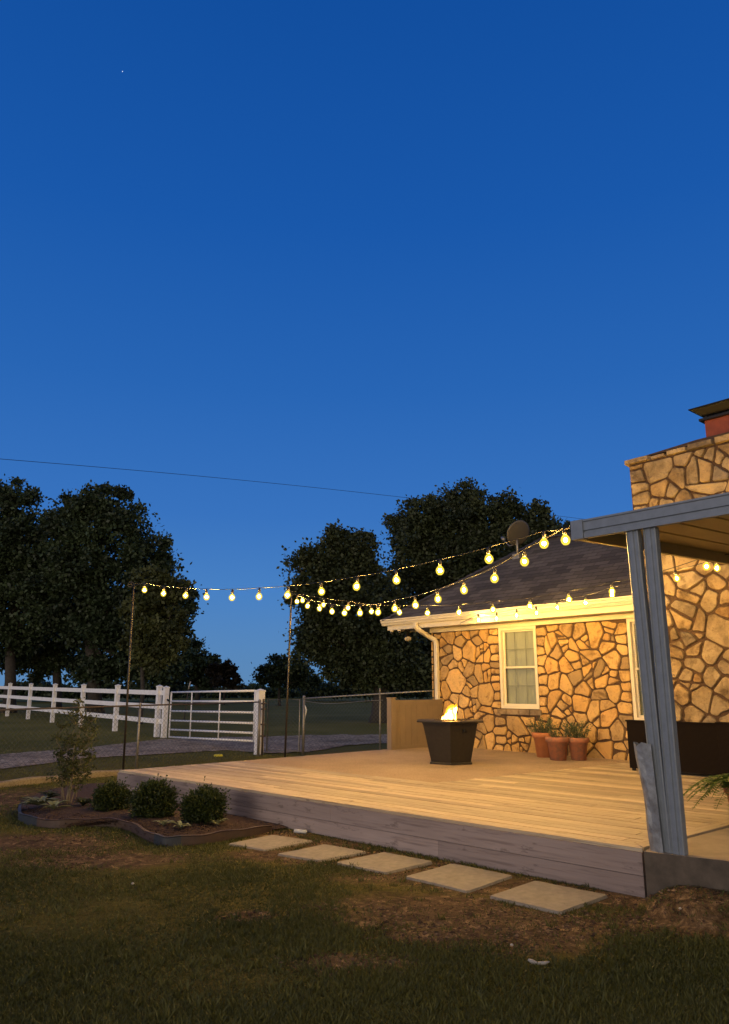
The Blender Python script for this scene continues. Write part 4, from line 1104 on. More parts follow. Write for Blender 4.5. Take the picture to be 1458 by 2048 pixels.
rosette(361, 1670, 52, 8, 'pale long leaved plant in front, leaning over the dark edging', 4, up=.8)
rosette(436, 1662, 42, 8, 'small pale leaved plant below the right round shrub', 5, up=.9)
rosette(165, 1622, 46, 14, 'dark green leafy plant right of the sapling foot', 6, M['eardark'], up=1.)
rosette(98, 1606, 46, 16, 'dark green leafy clump behind the pale plants', 7, M['eardark'], up=1.1)

# ------------------------------------------------------------------ fences
def gpost(mb, p, h, w, **k):
    mb.hexa([Vector((p.x+x*w, p.y+y*w, p.z+z)) for z in (-.05, h) for x, y in ((-.5, -.5), (.5, -.5), (.5, .5), (-.5, .5))], **k)
wf = thing('rail_fence', 'white three rail vinyl fence running to the left', 'fence', G(312, 1475))
P0 = G(313, 1474); P1 = G(14, 1432.5)
dv = (P1-P0); nsp = 5; dist = 0
def fp_(k): q = P0+dv*(k/5); q.z = terrain(q.x, q.y); return q
fdir = Vector((dv.x, dv.y, 0)).normalized(); fnor = Vector((fdir.y, -fdir.x, 0))
def orient(p, u, v, z): return Vector((p.x+fdir.x*u+fnor.x*v, p.y+fdir.y*u+fnor.y*v, p.z+z))
def vpost(parent, p, h=1.47, w=.068):
    mb = MB(); mb.hexa([orient(p, u*w, v*w, z) for z in (-.05, h) for u, v in ((-1, -1), (1, -1), (1, 1), (-1, 1))])
    mb.hexa([orient(p, u*w*1.18, v*w*1.18, z) for z in (h+.001, h+.03) for u, v in ((-1, -1), (1, -1), (1, 1), (-1, 1))])
    mb.add([orient(p, u*w*1.1, v*w*1.1, h+.031) for u, v in ((-1, -1), (1, -1), (1, 1), (-1, 1))]+[orient(p, 0, 0, h+.07)], [(0, 1, 4), (1, 2, 4), (2, 3, 4), (3, 0, 4)])
    return mb.build('post', M['white'], parent, p)
gpL = G(327, 1475.5)
pts = [gpL]+[fp_(k) for k in range(0, 8)]
# post positions read from their feet: uneven spacing is part of the fence
for k in range(0, 8): vpost(wf, fp_(k))
for k in range(-1, 7):
    a_, b_ = (fp_(k), fp_(k+1)) if k >= 0 else (gpL, fp_(0))
    u = (b_-a_).normalized()
    for zc in (1.30, .89, .46):
        mb = MB(); n_ = Vector((u.y, -u.x, 0)).normalized()
        s0, s1 = a_+u*.069, b_-u*.069
        mb.hexa([s+n_*v*.022+Vector((0, 0, zc+dz)) for dz in (-.07, .07) for s, v in ((s0, -1), (s1, -1), (s1, 1), (s0, 1))]); mb.build('rail', M['white'], wf, s0)
gtp = thing('gate_post', 'white gate post between the rail fence and the pipe gate', 'gate post', gpL)
vpost(gtp, gpL, 1.44, .068)
gpR = atz(517, 1509, 0)
gtr = thing('gate_post', 'thick white post at the latch end of the pipe gate', 'gate post', gpR)
o = vpost(gtr, gpR, 1.385, .078)
gate = thing('pipe_gate', 'white tubular steel farm gate with six bars', 'gate', gpL.lerp(gpR, .5))
g0 = Vector((atd(338, 1474, gpL.y-.1).x, gpL.y-.1, 0)); g1 = Vector((atd(507, 1484, gpR.y+.1).x, gpR.y+.12, 0))
def hz(x, y, d): return atd(x, y, d).z
zl = [hz(337, y, g0.y) for y in (1384.5, 1402.5, 1422, 1441, 1459, 1474)]; zr = [hz(507, y, g1.y) for y in (1381.5, 1403, 1425, 1446.5, 1466, 1482)]
for a_, b_ in zip(zl, zr):
    mb = MB(); mb.tube([Vector((g0.x, g0.y, a_)), Vector((g1.x, g1.y, b_))], .026, 8); mb.build('bar', M['whitemetal'], gate, g0)
for k in (0, .30, .645, 1):
    mb = MB(); q = g0.lerp(g1, k); za, zb_ = zl[0]*(1-k)+zr[0]*k, zl[-1]*(1-k)+zr[-1]*k
    rr_ = .024 if k in (0, 1) else .018; q = q+Vector((0, -.03 if k not in (0, 1) else 0, 0))
    mb.tube([Vector((q.x, q.y, za)), Vector((q.x, q.y, zb_))], rr_, 8); mb.build('upright', M['whitemetal'], gate, g0)
mb = MB(); mb.tube([Vector((gpL.x+.07, gpL.y-.08, 1.12)), Vector((gpL.x+.12, gpL.y-.1, 1.08))], .03, 8); mb.build('latch', M['blackmetal'], gate, g0)

# chain link fence
def mesh_wires(mb, p, q, z0, z1, gap=.062, r=.0021):
    L = (Vector((q.x, q.y, 0))-Vector((p.x, p.y, 0))).length; H = z1-z0; d = Vector((q.x-p.x, q.y-p.y, 0))/L; n = Vector((d.y, -d.x, 0))
    for sg in (1, -1):
        s = -H
        while s < L:
            a0, b0_, a1, b1_ = s, z0, s+H, z1
            if a0 < 0: b0_ += -a0; a0 = 0
            if a1 > L: b1_ -= a1-L; a1 = L
            if a1 > a0:
                if sg < 0: a0, a1 = L-a0, L-a1
                A_ = Vector((p.x, p.y, b0_))+d*a0; B_ = Vector((p.x, p.y, b1_))+d*a1
                mb.tube([A_+n*.003*sg, B_+n*.003*sg], r, 3, cap=False, smooth=False)
            s += gap*1.414
clf = thing('chain_link_fence', 'rusty topped chain link fence in front of the white rails', 'chain link fence', atz(516, 1513, 0))
q0 = atz(516, 1513, 0); q1 = atz(272, 1540, 0); q2 = atz(-90, 1576, 0)
q1 = Vector((atz(272, 1540, 0).x, atz(272, 1540, 0).y, 0))
def top_at(p, x, y): return atd(x, y, p.y).z
z0t, z1t, z2t = top_at(q0, 514, 1404), top_at(q1, 276, 1411), top_at(q2, -60, 1422)
for p, z, r in ((q0, z0t, .03), (q1, z1t, .024), (q2, z2t, .024)):
    mb = MB(); mb.tube([p+Vector((0, 0, -.05)), Vector((p.x, p.y, z+.02))], r, 8); mb.lathe([(r*1.15, 0), (r*1.1, .03), (0, .045)], (p.x, p.y, z+.015), 8); mb.build('post', M['galv'], clf, p)
mb = MB(); mb.tube([Vector((q0.x, q0.y, z0t)), Vector((q1.x, q1.y, z1t)), Vector((q2.x, q2.y, z2t))], .017, 6); mb.build('top_rail', M['rust'], clf, q0)
mb = MB(); mesh_wires(mb, q0, q1, .03, min(z0t, z1t)-.02); mesh_wires(mb, q1, q2, .03, min(z1t, z2t)-.02); mb.build('wire_mesh', M['wire'], clf, q0)

hp = atz(524, 1512, 0); gt2 = thing('gate_post', 'dark steel hinge post beside the thick white post', 'gate post', hp)
mb = MB(); zt_ = top_at(hp, 524, 1398); mb.tube([hp, Vector((hp.x, hp.y, zt_))], .024, 8)
for z_ in (zt_-.1, zt_-.22, zt_-.55, zt_-.8): mb.tube([Vector((hp.x-.05, hp.y-.02, z_)), Vector((hp.x+.07, hp.y-.02, z_))], .018, 6)
mb.build('shaft', M['rust'], gt2, hp)
wg = thing('wire_gate', 'narrow chain link walk gate behind the deck', 'gate', hp)
r0_ = atz(533, 1511, 0); r1_ = atz(598, 1510, 0); r1_.y = r0_.y*.995; r1_.x = atd(598, 1500, r1_.y).x
zt_ = top_at(r0_, 533, 1399); zb_ = .10
mb = MB(); mb.tube([Vector((r0_.x, r0_.y, zb_)), Vector((r0_.x, r0_.y, zt_)), Vector((r1_.x, r1_.y, zt_)), Vector((r1_.x, r1_.y, zb_)), Vector((r0_.x, r0_.y, zb_))], .017, 6)
mb.build('frame', M['galv'], wg, hp)
mb = MB(); mesh_wires(mb, r0_, r1_, zb_+.02, zt_-.01); mb.build('wire_mesh', M['wire'], wg, hp)
lp = atz(606, 1511, 0); cl2 = thing('chain_link_fence', 'chain link fence between the walk gate and the house, rail rising to the right', 'chain link fence', lp)
zt_ = top_at(lp, 607, 1397)
he = W(7.98, 6.15, 0); he.z = atb(862, 1381, 6.15).z
def lerp2(k): q = lp.lerp(Vector((he.x, he.y, 0)), k); return q
mb = MB(); mb.tube([lp, Vector((lp.x, lp.y, zt_+.03))], .032, 10); mb.lathe([(.037, 0), (.03, .03), (0, .045)], (lp.x, lp.y, zt_+.03), 10); mb.build('post', M['galv'], cl2, lp)
mb = MB(); rail_pts = [Vector((lp.x, lp.y, zt_)).lerp(he, k)+Vector((0, 0, -.0)) for k in (0, .25, .5, .75, 1)]; mb.tube(rail_pts, .019, 6); mb.build('top_rail', M['galv'], cl2, lp)
mb = MB(); mesh_wires(mb, lp, Vector((he.x, he.y, 0)), .03, zt_-.01); mb.build('wire_mesh', M['wire'], cl2, lp)
mb = MB(); a_, b_ = Vector((lp.x, lp.y, zt_-.05)), Vector((lerp2(.62).x, lerp2(.62).y, zt_-.02))
pp = [a_.lerp(b_, k/12)+Vector((0, -.04, -.055*math.sin(math.pi*k/12)-.02*math.sin(2*math.pi*k/12))) for k in range(13)]
mb.tube(pp, .006, 5); mb.build('loose_wire', M['galv'], cl2, lp)
mp_ = lerp2(.60); zq = Vector((lp.x, lp.y, zt_)).lerp(he, .6).z
mb = MB(); mb.tube([mp_, Vector((mp_.x, mp_.y, zq+.12))], .02, 6); mb.build('post', M['galv'], cl2, mp_)
mb = MB(); tp = Vector((lp.x+.03, lp.y-.05, zt_-.15)); mb.tube([tp, tp+Vector((.03, 0, -.10)), tp+Vector((0, 0, -.30))], [.012, .022, .006], 6)
tag(mb.build('cloth_tie', M['pipewhite'], None, tp), 'white tie knotted on the chain link gate latch post', 'tie')

# tan privacy panel
pp0 = W(7.68, 4.66, DK-.3)
tp_ = thing('privacy_panel', 'short tan vinyl fence panel between the deck edge and the house corner', 'fence panel', pp0)
hgt = top_at(pp0, 784, 1397)
mb = MB(); mb.box(7.62, 7.74, 4.56, 4.68, 0, hgt); mb.box(7.61, 7.75, 4.55, 4.69, hgt+.001, hgt+.02); mb.build('post', M['tan'], tp_, pp0)
mb = MB()
b_ = 4.682
while b_ < 6.02: mb.box(7.665, 7.69, b_, min(b_+.148, 6.02), DK+.05, hgt-.12, tone=.5); b_ += .152
mb.build('panel', M['tan'], tp_, pp0)
for za, zb2 in ((DK+.0, DK+.055), (hgt-.12, hgt-.03)):
    mb = MB(); mb.box(7.655, 7.70, 4.681, 6.03, za, zb2); mb.build('rail', M['tan'], tp_, pp0)

# loose bits
p = G(437, 1513); mb = MB()
mb.prism(ccw([(-.1, -.04), (-.02, -.08), (.1, -.03), (.08, .04), (-.04, .05)]), .0, .05, lambda u, v, h: p+Vector((u, v, h)), bev=.02); tag(mb.build('yellow_scrap', M['yellow'], None, p), 'small bright yellow object lying on the lawn near the gate', 'scrap')
p = G(1078, 1932); mb = MB(); mb.tube([p+Vector((-.055, .02, .025)), p+Vector((-.035, .015, .018)), p+Vector((-.01, 0, .012)), p+Vector((.03, 0, .014)), p+Vector((.06, .005, .02))], [.006, .012, .009, .010, .003], 6)
tag(mb.build('white_scrap', M['bone'], None, p), 'small curled white scrap lying on the foreground grass', 'scrap')
p = G(602, 1668); mb = MB(); mb.tube([p+Vector((-.07, .03, .025)), p+Vector((.06, -.02, .025))], .02, 10)
tag(mb.build('drain_pipe', M['pipewhite'], None, p), 'short white plastic pipe end under the deck edge', 'pipe')
for (x, y, sc_, lb) in ((1024, 1899, .012, 'tiny pale pebble left of the foreground grass scrap'), (1361, 1825, .011, 'tiny white pebble in the grass below the porch slab'), (265, 1774, .014, 'small pale pebble on the left lawn')):
    p = G(x, y); mb = MB(); mb.lathe([(0, -.4*sc_), (sc_*.9, 0), (sc_*.7, .6*sc_), (0, .9*sc_)], p+Vector((0, 0, .022)), 7); tag(mb.build('pebble', M['bone'], None, p), lb, 'pebble')

# ------------------------------------------------------------------ power line and star
pts = []
for i in range(41):
    k = i/40; x = -60+(1230+60)*k; y = 913+(1046-913)*k+9*math.sin(math.pi*k)*-1+0*k; d = 26+22*k; pts.append(atd(x, y, d))
mb = MB(); mb.tube(pts, .011, 5); tag(mb.build('power_line', M['cord'], None, pts[20]), 'thin dark overhead wire crossing the sky above the trees', 'power line')
p = atd(245, 143, 900); mb = MB(); mb.lathe([(0, -.55), (.39, -.39), (.55, 0), (.39, .39), (0, .55)], p, 8); tag(mb.build('star', M['star'], None, p), 'single faint star high in the upper left sky', 'star')

# ------------------------------------------------------------------ trees
LM = {'dark': leaf_mat('dark_tree_leaves', (.046, .072, .030), (.008, .015, .008), .15),
      'mid': leaf_mat('tree_leaves', (.052, .068, .026), (.010, .017, .008), .15),
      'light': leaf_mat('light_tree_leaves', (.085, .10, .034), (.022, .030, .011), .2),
      'brown': leaf_mat('dry_tree_leaves', (.045, .036, .022), (.014, .012, .008), .2)}
def tree(name, label, d, foot, lobes, lm, nl, lsz, limbs, seed, group=None, cat='tree', zbase=None, clump=.72, trunk_r=.22):
    rs = np.random.RandomState(seed); rg = random.Random(seed); ppm = 1534/d; nl = int(nl*1.6); lsz *= .76
    sat = []
    for l in lobes:          # side sprays that break the outline
        for k in range(5):
            an = rg.uniform(-.5, 3.64); q = rg.uniform(.80, 1.12); sat.append((l[0]+l[2]*q*math.cos(an), l[1]-l[3]*q*math.sin(an), l[2]*rg.uniform(.16, .32), l[3]*rg.uniform(.14, .30)))
    nmain = len(lobes); lobes = list(lobes)+sat
    base = atd(foot[0], foot[1], d); base.z = terrain(base.x, d) if zbase is None else zbase
    t = thing(name, label, cat, base, group)
    mb = MB(); cen = [atd(l[0], l[1], d) for l in lobes]
    trunk_top = atd(*limbs[0], d); mid = base.lerp(trunk_top, .5)+Vector((rg.uniform(-.1, .1), 0, 0))
    mb.tube([base-Vector((0, 0, .1)), base.lerp(mid, .3), mid, trunk_top], [trunk_r*1.35, trunk_r, trunk_r*.85, trunk_r*.7], 8)
    for lb in limbs[1:]:
        e_ = atd(*lb, d); e_.y += rg.uniform(-1, 1)*.12*abs(e_.z-trunk_top.z+1); m_ = trunk_top.lerp(e_, .5)+Vector((rg.uniform(-.3, .3), rg.uniform(-.3, .3), rg.uniform(0, .3)))
        mb.tube([trunk_top, m_, e_], [trunk_r*.6, trunk_r*.35, trunk_r*.08], 6)
    for c in cen[:nmain]:
        e_ = c+Vector((rg.uniform(-.4, .4), rg.uniform(-.4, .4), 0)); m_ = trunk_top.lerp(e_, .5)+Vector((rg.uniform(-.4, .4), rg.uniform(-.4, .4), -.1))
        mb.tube([trunk_top, m_, e_], [trunk_r*.45, trunk_r*.28, trunk_r*.06], 5)
    mb.build('trunk', M['bark'], t, base)
    vol = np.array([l[2]*l[3]*(1 if i < nmain else 1.5) for i, l in enumerate(lobes)], float); vol /= vol.sum(); V = []; T = []
    for l, c, f in zip(lobes, cen, vol):
        rx, rz_ = l[2]/ppm, l[3]/ppm; ry = (rx+rz_)/2*.9; n = int(nl*f); nc = max(7, int(n/95))
        u = rs.normal(size=(nc, 3)); u /= np.linalg.norm(u, axis=1)[:, None]; k = rs.uniform(.15, 1, nc)**.45
        bumpy = 1+.16*rs.normal(size=nc)
        cc_ = np.array(c)+u*np.c_[rx*k*bumpy, ry*k*bumpy, rz_*k*bumpy]*.93; tn = rs.uniform(0, 1, nc)
        idx = rs.randint(0, nc, n); cs = clump*rs.uniform(.4, 1.1, nc)*(1 if l[2] > 20 else .5)
        P = cc_[idx]+rs.normal(size=(n, 3))*(cs[idx][:, None])*np.array([.5, .5, .36])
        D = rs.normal(size=(n, 3)); D += u[idx]*.6; D /= np.linalg.norm(D, axis=1)[:, None]
        U = rs.normal(size=(n, 3)); X = np.cross(D, U); X /= np.linalg.norm(X, axis=1)[:, None]
        s = (lsz*rs.uniform(.55, 1.2, n))[:, None]
        V.append(np.stack([P, P+D*s*.45+X*s*.34, P+D*s, P+D*s*.5-X*s*.34], 1)); T.append(np.clip(tn[idx]*.8+rs.uniform(0, .25, n), 0, 1))
    V = np.concatenate(V).reshape(-1, 3); T = np.concatenate(T); n = len(T)
    lo = terrain(0, d)+.15; V[:, 2] = np.maximum(V[:, 2], lo)
    me = bpy.data.meshes.new('crown'); me.vertices.add(n*4); me.vertices.foreach_set('co', (V-np.array(base)).ravel())
    me.loops.add(n*4); me.loops.foreach_set('vertex_index', np.arange(n*4, dtype=np.int32)); me.polygons.add(n)
    me.polygons.foreach_set('loop_start', np.arange(0, n*4, 4, dtype=np.int32)); me.update(calc_edges=True); me.validate()
    a_ = me.attributes.new('tone', 'FLOAT', 'FACE'); a_.data.foreach_set('value', T.astype(np.float32)); me.materials.append(LM[lm])
    o = bpy.data.objects.new('crown', me); COL.objects.link(o); o.parent = t
    return t
GR = 'trees beyond the fences'
tree('tree', 'tall dark broadleaf tree at the far left edge', 40, (22, 1385), [(35, 1000, 34, 36), (-10, 1020, 45, 50), (50, 1062, 38, 42), (10, 1110, 75, 70), (-50, 1180, 80, 90), (35, 1190, 60, 60), (10, 1270, 75, 50), (60, 1130, 34, 50)], 'dark', 24000, .30, [(20, 1300), (35, 1040), (-20, 1100), (60, 1150)], 1, GR, trunk_r=.35)
tree('tree', 'widest dark tree left of the sky gap, leaning trunk and rounded crown', 39, (195, 1385), [(195, 1015, 48, 36), (130, 1040, 36, 40), (245, 1040, 36, 50), (170, 1100, 80, 80), (285, 1110, 44, 52), (240, 1170, 80, 80), (130, 1180, 75, 80), (325, 1165, 44, 42), (355, 1205, 34, 34), (205, 1255, 90, 50), (310, 1230, 55, 50), (345, 1262, 30, 22), (240, 1315, 60, 42), (300, 1340, 60, 36), (205, 1345, 40, 20)], 'dark', 50000, .30, [(178, 1270), (150, 1195), (200, 1100), (230, 1180), (290, 1150), (140, 1120)], 2, GR, trunk_r=.38)
tree('tree', 'dark tree with low drooping branches between the two big left trees', 42, (115, 1385), [(100, 1240, 50, 50), (80, 1290, 40, 36), (140, 1300, 45, 34), (110, 1180, 45, 55), (125, 1330, 26, 16), (70, 1335, 30, 22), (10, 1320, 50, 20), (165, 1340, 22, 20)], 'dark', 15000, .28, [(112, 1310), (90, 1250), (135, 1240)], 3, GR, trunk_r=.3)
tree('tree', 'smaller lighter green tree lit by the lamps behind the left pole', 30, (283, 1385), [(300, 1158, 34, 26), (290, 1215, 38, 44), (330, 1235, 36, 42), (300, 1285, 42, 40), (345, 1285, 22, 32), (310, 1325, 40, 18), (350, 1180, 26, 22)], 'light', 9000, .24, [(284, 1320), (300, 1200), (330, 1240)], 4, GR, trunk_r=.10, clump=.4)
tree('tree', 'low dark tree right of the left group beside the sky gap', 55, (395, 1385), [(390, 1305, 22, 20), (400, 1335, 32, 28), (370, 1345, 34, 30), (345, 1350, 30, 28), (420, 1358, 30, 20)], 'dark', 7000, .36, [(392, 1360), (390, 1320)], 5, GR, clump=.6)
tree('bush', 'brownish bush at the right foot of the left trees', 52, (448, 1385), [(445, 1340, 20, 17), (460, 1352, 14, 18), (432, 1358, 22, 16), (470, 1368, 14, 8)], 'brown', 3200, .28, [(448, 1368), (450, 1335)], 6, None, 'bush', clump=.4, trunk_r=.08)
tree('bush', 'dark rounded bush in the middle gap behind the walk gate', 50, (560, 1385), [(560, 1335, 28, 20), (538, 1352, 22, 20), (585, 1345, 25, 28), (565, 1362, 40, 16), (605, 1360, 28, 18)], 'dark', 6000, .28, [(560, 1365), (560, 1335)], 7, None, 'bush', clump=.5, trunk_r=.1)
tree('tree', 'dark leafy tree left of the house with a ragged left edge', 31, (760, 1400), [(675, 1078, 20, 24), (660, 1108, 36, 34), (612, 1135, 22, 30), (715, 1100, 34, 28), (690, 1160, 66, 60), (622, 1185, 38, 34), (640, 1250, 52, 46), (740, 1230, 80, 80), (650, 1300, 50, 36), (720, 1320, 66, 40), (690, 1350, 36, 12), (770, 1290, 60, 60), (790, 1345, 60, 22), (730, 1358, 60, 14), (850, 1350, 40, 24)], 'mid', 46000, .23, [(758, 1330), (700, 1200), (650, 1250), (760, 1150)], 8, GR, trunk_r=.38)
tree('tree', 'tallest dark tree rising behind the shingled roof', 36, (900, 1400), [(935, 1002, 34, 34), (905, 1012, 28, 24), (850, 1035, 52, 36), (810, 1075, 36, 46), (900, 1065, 80, 55), (985, 1035, 46, 36), (1045, 1045, 46, 38), (1082, 1022, 14, 22), (1012, 1012, 14, 22), (1000, 1095, 90, 60), (880, 1130, 110, 70), (830, 1190, 70, 60), (1092, 1068, 26, 26), (860, 1270, 70, 60), (840, 1330, 50, 34)], 'mid', 48000, .25, [(880, 1260), (920, 1060), (850, 1100), (1000, 1080), (1040, 1060)], 9, GR, trunk_r=.4)
tree('tree', 'small treetop showing just above the roof ridge', 42, (1145, 1400), [(1142, 1062, 20, 14), (1165, 1080, 40, 26), (1150, 1130, 50, 50)], 'mid', 6000, .26, [(1145, 1200), (1145, 1080)], 10, GR)
# low scrub along the field edge: one uncountable mass
def scrub():
    rs = np.random.RandomState(77); V = []; T = []
    def mass(x0, x1, ytop, d, n, rag=9):
        x = rs.uniform(x0, x1, n); top = ytop+rag*np.sin(x*.045+d)+.6*rag*np.sin(x*.13+1)+.4*rag*np.sin(x*.31)
        y = top+(1392-top)*rs.uniform(0, 1, n)**.8; dd = d+rs.uniform(-1.5, 1.5, n)
        for xi, yi, di in zip(x, y, dd):
            p = atd(xi, yi, di); V.append(tuple(p)); T.append(di)
    mass(-60, 360, 1368, 58, 9000, 7); mass(330, 640, 1374, 70, 4500, 4); mass(600, 900, 1362, 60, 6000, 6); mass(470, 560, 1366, 110, 1500, 5)
    mb = MB(); rg = random.Random(3)
    for p, d in zip(V, T):
        p = Vector(p)
        if p.z < terrain(0, p.y): continue
        mb.leaf(p, Vector((rg.gauss(0, 1), rg.gauss(0, 1), rg.gauss(0, 1))), .2, rg.uniform(.2, .4), tone=rg.random())
    struct(mb.build('scrub', LM['dark']), 'stuff', 'dark scrub along the far edge of the field', None)
scrub()
# stakes in the field
for i, (x, y0, y1, d, lb) in enumerate(((288, 1364, 1379, 33, 'pale tipped short stake standing beyond the left fence'), (381, 1363, 1378, 33, 'leaning pale tipped stake beyond the pipe gate'))):
    a_, b_ = atd(x, y0, d), atd(x-4, y1, d); c_ = Vector((b_.x-.12, d, terrain(0, d))); t = thing('stake', lb, 'stake', c_)
    mb = MB(); mb.tube([c_, b_], .025, 6); mb.build('shaft', M['rust'], t, c_); mb = MB(); mb.tube([b_, a_], .03, 6); mb.build('tip', M['bone'], t, c_)

# ------------------------------------------------------------------ grass
def grass():
    rs = np.random.RandomState(5); M['grass'] = leaf_mat('grass_blades', (.135, .135, .036), (.038, .050, .012), .2)
    def vn(x, y, s, seed):   # value noise
        r2 = np.random.RandomState(seed); T_ = r2.uniform(0, 1, (128, 128)); X = x*s+500; Y = y*s+500
        i = np.floor(X).astype(int); j = np.floor(Y).astype(int); fx = X-i; fy = Y-j; fx = fx*fx*(3-2*fx); fy = fy*fy*(3-2*fy)
        g_ = lambda a, b: T_[a % 128, b % 128]
        return (g_(i, j)*(1-fx)+g_(i+1, j)*fx)*(1-fy)+(g_(i, j+1)*(1-fx)+g_(i+1, j+1)*fx)*fy
    n = 780000; y = 3.2/(1-rs.uniform(0, 1, n)*(1-3.2/26)); x = (rs.uniform(-1, 1, n))*y*.56
    y2 = y; dirt = np.zeros(n)
    nz = vn(x, y, 1.6, 1)*.6+vn(x, y, 4.5, 2)*.4
    for cx_, cy_, rx_, ry_ in DIRT: dirt = np.maximum(dirt, 1.35-np.hypot((x-cx_)/rx_, (y-cy_)/ry_))
    keep = rs.uniform(0, 1, n) > np.clip(dirt*1.1+(nz-.5)*1.8, 0, .93)
    keep &= rs.uniform(0, 1, n) < .35+.9*vn(x, y, .9, 7)
    # not under the deck, on pavers, bed or driveway
    du = (x-O.x)*FD.x+(y-O.y)*FD.y; dvv = (x-O.x)*FN.x+(y-O.y)*FN.y
    keep &= ~((du > -.0) & (du < LEN+.03) & (dvv > -.02)) & ~((du <= .0) & (dvv > -.05))
    keep &= ~((du > LEN) & (dvv > 3.6) & (x > -1.2))
    for qd in quads:
        P = [atz(a, b, 0) for a, b in qd]; ins = np.ones(n, bool); c = sum(P, Vector())/4
        for k in range(4):
            a, b = P[k], P[(k+1) % 4]; s = (b.x-a.x)*(y-a.y)-(b.y-a.y)*(x-a.x); sc2 = (b.x-a.x)*(c.y-a.y)-(b.y-a.y)*(c.x-a.x); ins &= (s*sc2 > -.02*abs(sc2)*0-0.0)
        keep &= ~ins
    def inpoly(P):
        ins = np.zeros(n, bool); m = len(P)
        for k in range(m):
            a, b = P[k], P[(k+1) % m]; cnd = ((a[1] > y) != (b[1] > y)); ins ^= cnd & (x < (b[0]-a[0])*(y-a[1])/(b[1]-a[1]+1e-12)+a[0])
        return ins
    keep &= ~inpoly(outl)
    dw = [G(a, b) for a, b in ((-260, 1533), (0, 1513), (170, 1498), (330, 1480), (530, 1475), (780, 1471), (980, 1470), (980, 1483), (780, 1486), (700, 1490), (620, 1504), (450, 1500), (300, 1510), (170, 1516), (0, 1538), (-260, 1573))]
    keep &= ~inpoly([(p.x, p.y) for p in dw])
    x, y, nz = x[keep], y[keep], nz[keep]; n = len(x)
    h = rs.uniform(.008, .024, n)*(1+.03*y)*(.6+.8*vn(x, y, 2.3, 9)); w = rs.uniform(.0020, .0042, n)*(1+.13*y); a = rs.uniform(0, 2*np.pi, n); ln = rs.uniform(.2, 1.3, n)*h
    # taller tufts and weeds
    nc_ = 1500; pick = rs.randint(0, n, nc_); kx = x[pick]; ky = y[pick]; m_ = 16; ok = ky < 12; kx, ky = kx[ok], ky[ok]; nc_ = len(kx)
    tx = np.repeat(kx, m_)+rs.normal(0, .018, nc_*m_); ty = np.repeat(ky, m_)+rs.normal(0, .018, nc_*m_); th_ = np.repeat(rs.uniform(.025, .06, nc_), m_)*rs.uniform(.5, 1.1, nc_*m_)
    x = np.r_[x, tx]; y = np.r_[y, ty]; h = np.r_[h, th_]; w = np.r_[w, rs.uniform(.0025, .0055, nc_*m_)*(1+.08*ty)]; a = np.r_[a, rs.uniform(0, 6.28, nc_*m_)]; ln = np.r_[ln, th_*rs.uniform(.3, 1.0, nc_*m_)]; n = len(x)
    z = np.where(y > 22, (y-22)*.01, 0)-.004; nr = np.where((y < 8) & (x > 1.5))[0]; z[nr] += [berm(a_, b_) for a_, b_ in zip(x[nr], y[nr])]
    la = rs.uniform(0, 2*np.pi, n)
    V = np.empty((n, 3, 3)); V[:, 0] = np.c_[x-np.cos(a)*w, y-np.sin(a)*w, z]; V[:, 1] = np.c_[x+np.cos(a)*w, y+np.sin(a)*w, z]; V[:, 2] = np.c_[x+np.cos(la)*ln, y+np.sin(la)*ln, z+h]
    me = bpy.data.meshes.new('grass'); me.vertices.add(n*3); me.vertices.foreach_set('co', V.ravel()); me.loops.add(n*3); me.loops.foreach_set('vertex_index', np.arange(n*3, dtype=np.int32))
    me.polygons.add(n); me.polygons.foreach_set('loop_start', np.arange(0, n*3, 3, dtype=np.int32)); me.update(calc_edges=True)
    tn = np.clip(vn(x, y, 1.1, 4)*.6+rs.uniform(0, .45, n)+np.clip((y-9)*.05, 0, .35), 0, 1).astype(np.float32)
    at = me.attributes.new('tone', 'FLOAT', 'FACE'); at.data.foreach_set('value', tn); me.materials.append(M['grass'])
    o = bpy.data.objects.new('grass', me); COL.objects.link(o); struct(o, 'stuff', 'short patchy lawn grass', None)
grass()

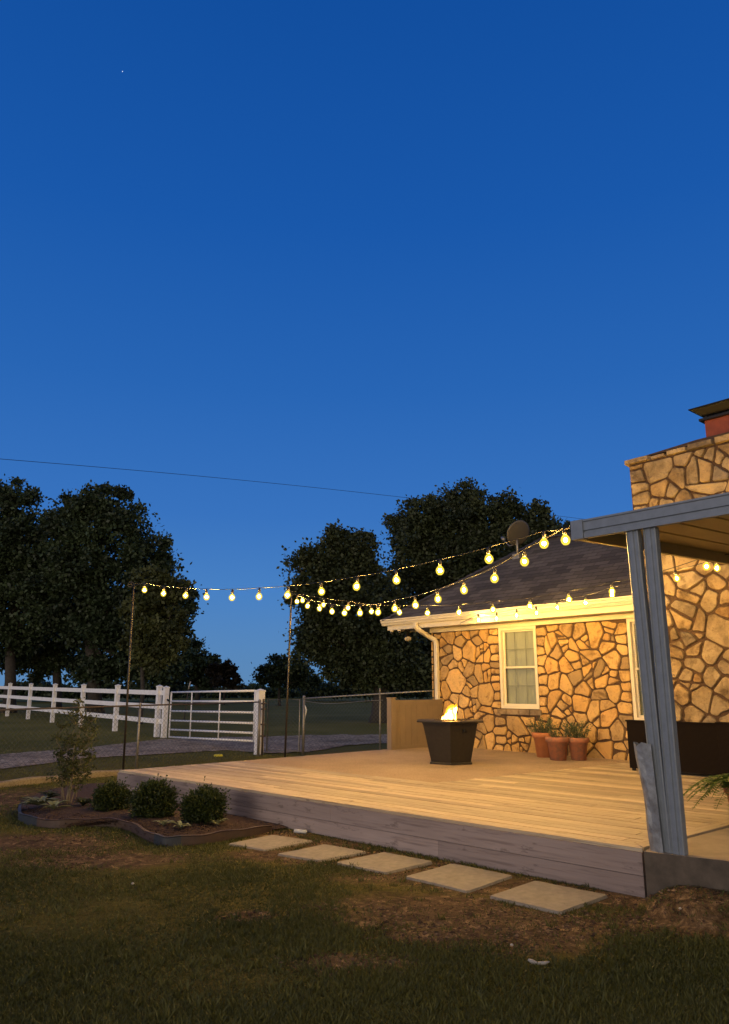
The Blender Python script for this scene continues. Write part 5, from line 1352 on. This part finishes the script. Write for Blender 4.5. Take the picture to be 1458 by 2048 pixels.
def clods():
    rg = random.Random(31); mb = MB()
    for cx_, cy_, rx_, ry_ in DIRT:
        for i in range(int(240*rx_*ry_/.25) if cy_ < 9 else 60):
            a_, k = rg.uniform(0, 6.28), rg.uniform(0, 1)**.6*1.15; x, y = cx_+rx_*k*math.cos(a_), cy_+ry_*k*math.sin(a_)
            u, v = inv(Vector((x, y, 0)))
            if -.03 < u < LEN and v > -.06 or (u <= 0 and v > -.1): continue
            if any(abs(x-(sum(atz(q[0], q[1], 0).x for q in qd)/4)) < .42 and abs(y-(sum(atz(q[0], q[1], 0).y for q in qd)/4)) < .36 for qd in quads): continue
            z = terrain(x, y); s = rg.uniform(.004, .014)*(1.5 if rg.random() < .06 else 1); c = Vector((x, y, z+s*.2))
            vs = [c+Vector((rg.uniform(.7, 1.5)*s*dx, rg.uniform(.7, 1.5)*s*dy, rg.uniform(.4, .8)*s*dz)) for dx, dy, dz in ((1, 0, 0), (0, 1, 0), (-1, 0, 0), (0, -1, 0), (0, 0, 1), (0, 0, -1))]
            mb.add(vs, [(0, 1, 4), (1, 2, 4), (2, 3, 4), (3, 0, 4), (1, 0, 5), (2, 1, 5), (3, 2, 5), (0, 3, 5)], tone=rg.random())
    m, t, bs = newmat('soil_crumbs'); rr_ = ramp_n(t, tone_n(t), [(0, (.03, .016, .009)), (.6, (.10, .055, .03)), (1, (.24, .16, .09))]); t.links.new(rr_.outputs[0], bs.inputs['Base Color']); bs.inputs['Roughness'].default_value = .95
    struct(mb.build('soil_crumbs', m), 'stuff', 'loose soil crumbs on the bare patches of the lawn', None)
    mb = MB()
    for cx_, cy_, rx_, ry_ in DIRT:
        if cy_ > 11: continue
        for i in range(int(200*rx_*ry_/.25)):
            a_, k = rg.uniform(0, 6.28), rg.uniform(.2, 1.5); x, y = cx_+rx_*k*math.cos(a_), cy_+ry_*k*math.sin(a_)
            if mnoise.noise((x*2.5, y*2.5, 3)) < -.05: continue
            u, v = inv(Vector((x, y, 0)))
            if -.03 < u < LEN and v > -.06 or (u <= 0 and v > -.1): continue
            d = rg.uniform(0, 6.28); L = rg.uniform(.015, .05); p = Vector((x, y, terrain(x, y)+rg.uniform(.001, .008))); dd = Vector((math.cos(d), math.sin(d), rg.uniform(-.05, .35)))
            mb.leaf(p, dd, rg.uniform(.0015, .003), L, up=Vector((0, 0, 1)), tone=rg.random())
    struct(mb.build('dry_grass', leaf_mat('straw', (.20, .15, .075), (.07, .05, .026), .1)), 'stuff', 'flattened dry grass strewn round the bare soil', None)
clods()
